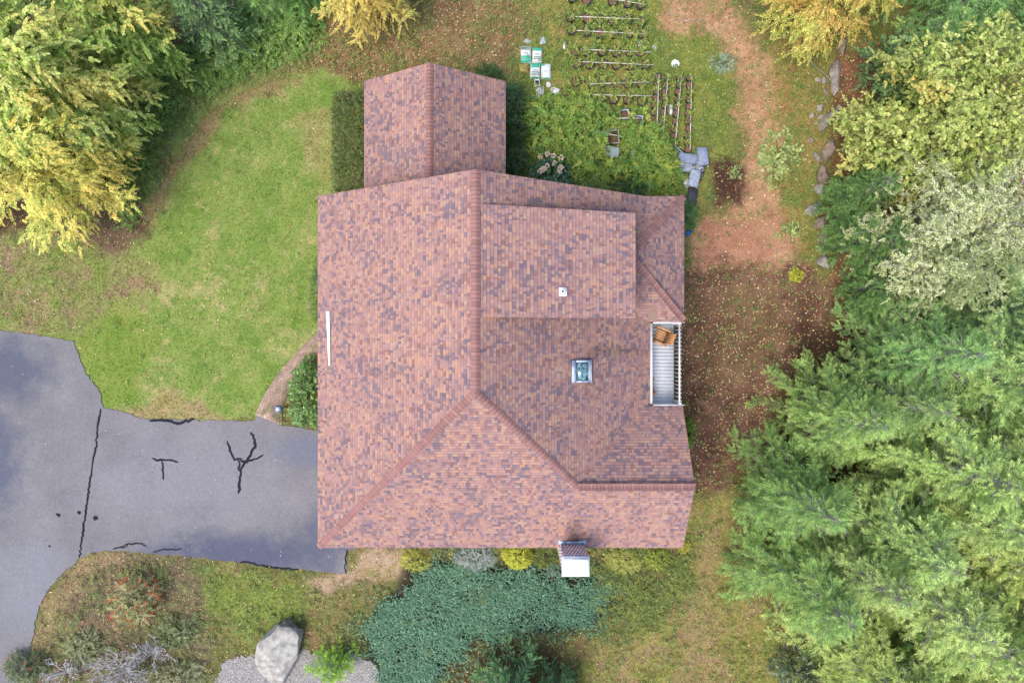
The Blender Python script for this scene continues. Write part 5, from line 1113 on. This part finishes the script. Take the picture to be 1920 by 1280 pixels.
stick('pale twig lying on the worn grass below the golden tree', (178, 425), (202, 392), .06, .03, seed=4)
stick('short dry stalk left of the small wall stones', (1474, 233), (1486, 217), .1, .012, seed=5)

# ------------------------------------------------------------------ pots and pipes
ORD = ['first', 'second', 'third', 'fourth', 'fifth', 'sixth', 'seventh', 'eighth', 'ninth', 'tenth', 'eleventh', 'twelfth']
def pot_proto(R, hgt, label, group):
    t = thing('plant_pot', label, 'pot', (0, 0, 0), 0, group); b = MB(); n = 18
    prof = [(R*.78, 0), (R*.95, hgt*.86), (R*1.06, hgt*.86), (R*1.08, hgt), (R*.93, hgt), (R*.9, hgt*.82)]
    b.lathe(prof, n); b.build('pot', M['pot'], t, False)
    s = MB(); rr = np.random.default_rng(5); V = [(0, 0, hgt*.9)]
    for q in (.5, .9):
        for k in range(n): a_ = 6.2832*k/n; V.append((R*q*math.cos(a_), R*q*math.sin(a_), hgt*.86+rr.uniform(-.012, .02)))
    F = [[0, 1+k, 1+(k+1) % n] for k in range(n)]+[[1+k, 1+n+k, 1+n+(k+1) % n, 1+(k+1) % n] for k in range(n)]
    s.add(V, F); s.build('soil', M['soil'], t); return t
def tuft(t, hgt, R, seed, big):
    rr = np.random.default_rng(seed); n = int(rr.integers(10, 16)*(2.2 if big else 1)); lv = LV(); an = rr.random(n)*6.28
    B = np.stack([np.cos(an)*R*.3, np.sin(an)*R*.3, np.full(n, hgt*.9)], 1)+rr.normal(0, .03, (n, 3))*[1, 1, .3]; B[:, 2] += rr.uniform(0, .14, n)
    D = np.stack([np.cos(an), np.sin(an), rr.uniform(.2, .9, n)], 1); lv.add(B, D, np.tile([0, 0, 1.], (n, 1))+rr.normal(0, .3, (n, 3)), rr.uniform(.08, .2, n), .07, pick(rr, WG, n, .15)); lv.build('plant', M['leaf'], t)
pots = {}
def put_pot(u, v, R, hgt, label, group, seed, plant):
    x, y, _ = P(u, v, hgt); key = R
    if key not in pots: pots[key] = pot_proto(R, hgt, label, group); t = pots[key]; pots[(key, 'c')] = list(t.children)
    else:
        t = pots[key].copy(); COL.objects.link(t)
        for c_ in pots[(key, 'c')]: q = c_.copy(); COL.objects.link(q); q.parent = t
    t['label'] = label; t['group'] = group; t['category'] = 'pot'
    t.location = (x, y, gzat(x, y)-.01); t.rotation_euler = (random.uniform(-.06, .06), random.uniform(-.06, .06), seed*1.3)
    if plant: tuft(t, hgt, R, seed, plant > 1)
ROWS = [([1073, 1100, 1149, 1177, 1201], [-4, -2, 2, 5, 8]), ([1071, 1100, 1125, 1150, 1177, 1202], [33, 34, 36, 37, 37, 40]), ([1071, 1100, 1123, 1152, 1178, 1203], [56, 58, 61, 61, 62, 62]),
        ([1078, 1100, 1129, 1156, 1181, 1200], [94, 96, 96, 97, 98, 97]), ([1082, 1106, 1131, 1156, 1181, 1210], [118, 120, 119, 121, 121, 121]),
        ([1080, 1104, 1129, 1154, 1178, 1202], [152, 155, 155, 156, 155, 155]), ([1060, 1100, 1128, 1150, 1177, 1204], [172, 183, 184, 186, 186, 188])]
sd = 400
for ri, (us, vs) in enumerate(ROWS):
    for i, (u, v) in enumerate(zip(us, vs)):
        sd += 1; put_pot(u, v, .2, .3, f'large black pot, {ORD[i]} from the left in the {ORD[ri]} row from the top', 'large black pots in the garden rows', sd, [0, 1, 2, 1, 2][(sd*7+i) % 5] if ri < 3 else 2)
COLS = [((1234, 143), (1224, 224), 7), ((1250.5, 144), (1241.5, 252), 9), ((1274, 145), (1262, 268), 10), ((1293, 146), (1289, 281), 11)]
for ci, (a_, b_, n) in enumerate(COLS):
    for i in range(n):
        sd += 1; f = i/(n-1); jx = ((sd*37) % 11-5)*.25
        put_pot(a_[0]+(b_[0]-a_[0])*f+jx, a_[1]+(b_[1]-a_[1])*f, .145, .24, f'small black pot, {ORD[i]} from the top in the {ORD[ci]} upright column from the left', 'small black pots in upright columns', sd, 1 if (sd*5) % 3 < 2 else 0)
def pipe(a, b, z, label, grp):
    tb = MB(); tb.tube([P(*a, z), P(*b, z)], .017, 8); tag(tb.build('white_pipe', M['pvc'], None, False), label, 'pipe', grp)
for k, (a_, b_) in enumerate([((1146, -2), (1212, 9)), ((1070, 31), (1200, 36)), ((1073, 57), (1208, 64)), ((1089, 93), (1219, 98)), ((1092, 116), (1225, 122)), ((1097, 158), (1217, 154)), ((1112, 178), (1222, 180))]):
    pipe(a_, b_, .325, f'thin white pipe lying on the {ORD[k]} row of black pots from the top', 'white pipes over the pots')
for k, (a_, b_) in enumerate([((1236, 140), (1231, 250)), ((1253, 140), (1243, 256)), ((1278, 142), (1266, 275)), ((1297, 142), (1294, 281))]):
    pipe(a_, b_, .27, f'thin white pipe lying on the {ORD[k]} upright pot column from the left', 'white pipes over the pots')
pipe((1113, 246), (1170, 257), .75, 'short white pipe lying in the weeds above the white tub', 'white pipes over the pots')
pipe((1152, 222), (1204, 222), .6, 'short white pipe lying in the weeds beside the clear tubs', 'white pipes over the pots')

# ------------------------------------------------------------------ soil bags
def bag(u0, v0, u1, v1, rz, label, style):
    x0, y1, _ = P(u0, v0, .12); x1, y0, _ = P(u1, v1, .12); t = thing('soil_bag', label, 'bag', ((x0+x1)/2, (y0+y1)/2, .0), rz, 'soil bags on the grass'); hx, hy = (x1-x0)/2, (y1-y0)/2
    rr = np.random.default_rng(int(u0)); nxx, nyy = 15, 21; gx_, gy_ = np.meshgrid(np.linspace(-1, 1, nxx), np.linspace(-1, 1, nyy))
    hgt = lambda a, b: .13*(np.clip(1-a**4, 0, 1)*np.clip(1-b**4, 0, 1))**.5+.02+.03*(fbm(a*2.2+u0, b*2.2, 3, 3)-.5)
    def surf(name, x0_, x1_, y0_, y1_, off, mat, nx_=15, ny_=21):
        gx_, gy_ = np.meshgrid(np.linspace(x0_, x1_, nx_), np.linspace(y0_, y1_, ny_)); V = np.stack([gx_*hx, gy_*hy, hgt(gx_, gy_)+off], -1).reshape(-1, 3); i = np.arange(nx_*ny_).reshape(ny_, nx_)
        F = np.stack([i[:-1, :-1], i[:-1, 1:], i[1:, 1:], i[1:, :-1]], -1).reshape(-1, 4); return mk(name, V, F, mat, t, smooth=True)
    surf('bag_body', -1, 1, -1, 1, 0, M['yellow_bag'] if style == 'y' else M['bagwhite'])
    lo = MB(); lo.box(-hx, hx, -hy, hy, .0, .019); lo.build('bag_base', M['yellow_bag'] if style == 'y' else M['bagwhite'], t)
    if style == 'y': return
    for (a, b, c, d) in {'a': [(-.98, .98, -.98, -.25)], 'b': [(-.98, .98, .45, .98)], 'c': [(-.98, .98, .35, .98), (-.98, .98, -.98, -.82)], 'd': [(-.98, -.3, .6, .98), (.1, .98, .88, .98), (-.98, .98, -.98, -.85)]}[style]:
        surf('print_panel', a, b, c, d, .004, M['mint'], 9, 9)
    L = {'a': [(.72, .16, 1), (.5, .16, .8), (.05, .1, .5)], 'b': [(.0, .12, .5), (-.35, .16, .75), (-.58, .12, .9)], 'c': [(.0, .1, .5), (-.25, .17, .8), (-.52, .17, .85)], 'd': [(-.1, .07, .4)]}[style]
    for yy, hh, ww in L:
        a = -.8*ww
        while a < .8*ww:
            wd = rr.uniform(.1, .2); surf('lettering', a, min(a+wd, .85), yy-hh/2, yy+hh/2, .007, M['bagtext'], 3, 3); a += wd+.06
bag(976, 85, 996, 117, .0, 'upper left white soil bag with mint green lower third', 'a')
bag(998, 88, 1017, 117, -.05, 'upper right white soil bag with mint green top', 'b')
bag(994, 117.5, 1013, 147, -.03, 'lower left white soil bag with mint green top and lettering', 'c')
bag(1014.5, 118, 1033.5, 148, .0, 'lower right mostly white soil bag with a mint corner', 'd')
bag(973, 118, 991.5, 136, .0, 'dull yellow bag lying left of the lower soil bags', 'y')

# crumpled white things
def crumple(name, label, cat, u, v, sx, sy, seed, mat='paper', h=.1, group=None):
    rr = np.random.default_rng(seed); n = 14; gx_, gy_ = np.meshgrid(np.linspace(-1, 1, n), np.linspace(-1, 1, n)); x, y, _ = P(u, v); s = H/FPX
    rad = 1+.35*(fbm(np.arctan2(gy_, gx_)*1.3+seed, gx_*0+seed, seed, 3)-.5)*2; zz = h*(vnoise(gx_*3+seed, gy_*3, seed))*np.clip(1.25-np.hypot(gx_, gy_), .1, 1)+.02
    V = np.stack([gx_*sx*s/2*rad*np.sqrt(1-gy_**2*.35), gy_*sy*s/2*rad*np.sqrt(1-gx_**2*.35), zz], -1).reshape(-1, 3); i = np.arange(n*n).reshape(n, n); F = np.stack([i[:-1, :-1], i[:-1, 1:], i[1:, 1:], i[1:, :-1]], -1).reshape(-1, 4)
    V2 = V.copy(); V2[:, 2] = .005
    return tag(mk(name, np.vstack([V, V2]), [F, F[:, ::-1]+n*n], M[mat], loc=(x, y, gzat(x, y)+.03)), label, cat, group)
crumple('plastic_sheet', 'crumpled white plastic below the small tub', 'litter', 1012, 173, 16, 22, 1)
crumple('plastic_sheet', 'crumpled white plastic at the end of the lowest pot row', 'litter', 1041, 174, 17, 15, 2)
crumple('plastic_sheet', 'crumpled clear plastic above the upper left soil bag', 'litter', 988, 79, 16, 9, 3, 'clear')
crumple('plastic_sheet', 'crumpled clear plastic above the upper right soil bag', 'litter', 1018, 77, 12, 14, 4, 'clear')
crumple('plastic_scrap', 'small white scrap left of the third pot row', 'litter', 1058, 86, 5, 16, 5)
crumple('plastic_scrap', 'white scrap among pots at the right end of the third row', 'litter', 1202, 84, 11, 13, 6)
crumple('plastic_scrap', 'torn white scrap right of the third pot row', 'litter', 1226, 90, 9, 10, 7)
crumple('plastic_scrap', 'narrow white scrap between the second and third pot columns', 'litter', 1258, 207, 7, 20, 8)
crumple('plastic_scrap', 'small white scrap between the two crumpled plastics', 'litter', 1028, 160, 8, 10, 9)
crumple('plastic_sheet', 'torn white plastic at the lower end of the grey boxes', 'litter', 1286, 342, 18, 22, 10, h=.2)
M['tarp'] = plain('grey_tarp', A(206, 214, 230), A(140, 150, 172), 7, .5, .4)
crumple('plastic_tarp', 'crumpled grey tarp spilling over the left side of the box pile', 'tarp', 1272, 306, 26, 22, 21, 'tarp', .45)
crumple('plastic_tarp', 'crumpled pale tarp in the gap at the centre of the box pile', 'tarp', 1300, 312, 24, 26, 22, 'tarp', .5)
crumple('plastic_tarp', 'crumpled grey tarp between the right grey box and dark plank', 'tarp', 1312, 316, 18, 20, 23, 'tarp', .3)
c = MB(); c.lathe([(.17, 0), (.175, .015), (.175, .035), (.15, .04), (.145, .03)], 24); x, y, _ = P(1265, 122)
tag(c.build('bucket_lid', M['white_metal'], None, False, (x, y, .12)), 'round white lid lying above the upright pot columns', 'lid'); bpy.data.objects['bucket_lid'].rotation_euler = (.15, .1, 0)

# open tubs
def tub(u, v, w, l, h, rz, label, mat, fill=None, z=0, name='plastic_tub', cat='tub', group=None, rim=.015):
    x, y, _ = P(u, v, z+h); s = (H-z-h)/FPX; hx, hy = w*s/2, l*s/2
    t = thing(name, label, cat, (x, y, z), rz, group); b = MB(); q = .9
    outer = lambda k, zz: [(-hx*k, -hy*k, zz), (hx*k, -hy*k, zz), (hx*k, hy*k, zz), (-hx*k, hy*k, zz)]
    V = outer(q, 0)+outer(1, h)+outer(1+2*rim/hx/2, h)+outer(1-rim/hx*1.6, h+.004)+outer(q-.08, .03)
    F = [[3, 2, 1, 0]]
    for lv0 in range(4):
        for i in range(4): F.append([lv0*4+i, lv0*4+(i+1) % 4, lv0*4+4+(i+1) % 4, lv0*4+4+i])
    F.append([16, 17, 18, 19]); b.add(V, F); b.build('tub_body', mat, t)
    if fill: f = MB(); f.box(-hx*.88, hx*.88, -hy*.88, hy*.88, h*.35, h*.7); f.build('soil', fill, t)
    return t
tub(1007, 155, 9, 13, .25, 0, 'small white rimmed tub of dark soil below the soil bags', M['bagwhite'], plain('dark_soil', A(70, 48, 42), A(50, 36, 32), 10, .95, .5))
GT = 'clear tubs among the weeds'
tub(1171, 213, 17, 16, .35, .1, 'clear tub with a pot inside, upper left of the weed tubs', M['clear'], M['soil'], 0, group=GT)
tub(1197, 226, 18, 20, .35, -.05, 'clear tub at the right of the weed tubs by the pot columns', M['clear'], M['soil'], 0, group=GT)
tub(1150, 256, 22, 26, .35, .05, 'clear tub with yellow leaves under the short pipe', M['clear'], M['soil'], 0, group=GT)
tub(1184, 296, 20, 26, .4, -.1, 'cloudy tub half hidden in weeds right of the white tub', M['clear'], None, 0, group=GT)
def tote(u, v, w, l, h, rz, label, mat='tote', z=0, group='grey boxes piled at the end of the pot columns'):
    x, y, _ = P(u, v, z+h); s = (H-z-h)/FPX; hx, hy = w*s/2, l*s/2; t = thing('storage_box', label, 'box', (x, y, z), rz, group)
    b = MB(); b.hexa([(-hx*.88, -hy*.88, 0), (hx*.88, -hy*.88, 0), (hx*.88, hy*.88, 0), (-hx*.88, hy*.88, 0), (-hx*.95, -hy*.95, h*.85), (hx*.95, -hy*.95, h*.85), (hx*.95, hy*.95, h*.85), (-hx*.95, hy*.95, h*.85)]); b.build('box_body', M[mat], t)
    l_ = MB(); l_.box(-hx, hx, -hy, hy, h*.851, h, bev=.02); r_ = min(hx, hy)*.22
    for (a, bb, c_, d_) in ((-hx+.02, hx-.02, -hy+.02, -hy+.02+r_*.35), (-hx+.02, hx-.02, hy-.02-r_*.35, hy-.02), (-hx+.02, -hx+.02+r_*.35, -hy+.02+r_*.36, hy-.02-r_*.36), (hx-.02-r_*.35, hx-.02, -hy+.02+r_*.36, hy-.02-r_*.36)): l_.box(a, bb, c_, d_, h+.001, h+.018)
    l_.build('lid', M[mat], t); return t
tote(1147, 284, 29, 20, .45, -.15, 'whitish lidded tub sitting in the weeds', 'clear', .1, None)
tote(1290, 297, 37, 19, .38, -.12, 'long grey box at the top of the pile')
tote(1281, 313, 36, 19, .3, .06, 'long pale grey box below the top box of the pile', 'pale_tote')
tote(1318, 293, 20, 34, .35, .1, 'upright grey box at the right of the pile')
tote(1302, 334, 20, 33, .35, -.22, 'pale grey box at the lower middle of the pile', 'pale_tote')
tote(1298, 369, 19, 32, .25, -.15, 'black box lowest in the pile beside the roof corner', 'dark_tote')
t = tub(1267, 290, 26, 23, .22, .85, 'tilted open grey tray at the left of the box pile', M['tote'], M['dark_tote'], .12, 'storage_tray', 'tray', 'grey boxes piled at the end of the pot columns'); t.rotation_euler = (.12, -.1, .85)
b = MB(); b.box(-.1, .1, -.45, .45, 0, .04, bev=.008); o = tag(b.build('plank', M['dark_tote'], None, False, (*P(1316, 322)[:2], .12)), 'dark grey plank leaning beside the right grey box', 'plank'); o.rotation_euler = (0, .1, -.35)
t = thing('watering_can', 'blue watering can against the right wall below the bay eave', 'can', (*P(1290, 438, .1)[:2], 0), .5)
b = MB(); b.lathe([(.1, 0), (.12, .02), (.11, .2), (.08, .24), (.07, .24), (.09, .2)], 16); b.build('can_body', M['blue'], t)
b = MB(); b.tube([(.1, 0, .05), (.2, 0, .18), (.28, 0, .28)], .02, 8); b.build('spout', M['blue'], t)
b = MB(); b.tube([(-.08, 0, .22), (-.17, 0, .2), (-.16, 0, .1), (-.1, 0, .06)], .013, 8); b.build('handle', M['blue'], t)
# path lamp
t = thing('path_lamp', 'grey metal path lamp at the edge of the rhododendron', 'lamp', (*P(533, 763, .4)[:2], 0), .2)
b = MB(); b.tube([(0, 0, 0), (0, 0, .9)], .022, 8); b.build('post', M['lamp_metal'], t)
b = MB(); b.box(-.1, .1, -.1, .1, 1.14, 1.17); b.add([(-.15, -.15, 1.17), (.15, -.15, 1.17), (.15, .15, 1.17), (-.15, .15, 1.17), (0, 0, 1.29)], [[3, 2, 1, 0], [0, 1, 4], [1, 2, 4], [2, 3, 4], [3, 0, 4]]); b.build('lamp_roof', M['steel'], t)
b = MB(); b.box(-.085, .085, -.085, .085, .9, 1.14); b.build('lamp_glass', M['glass'], t)
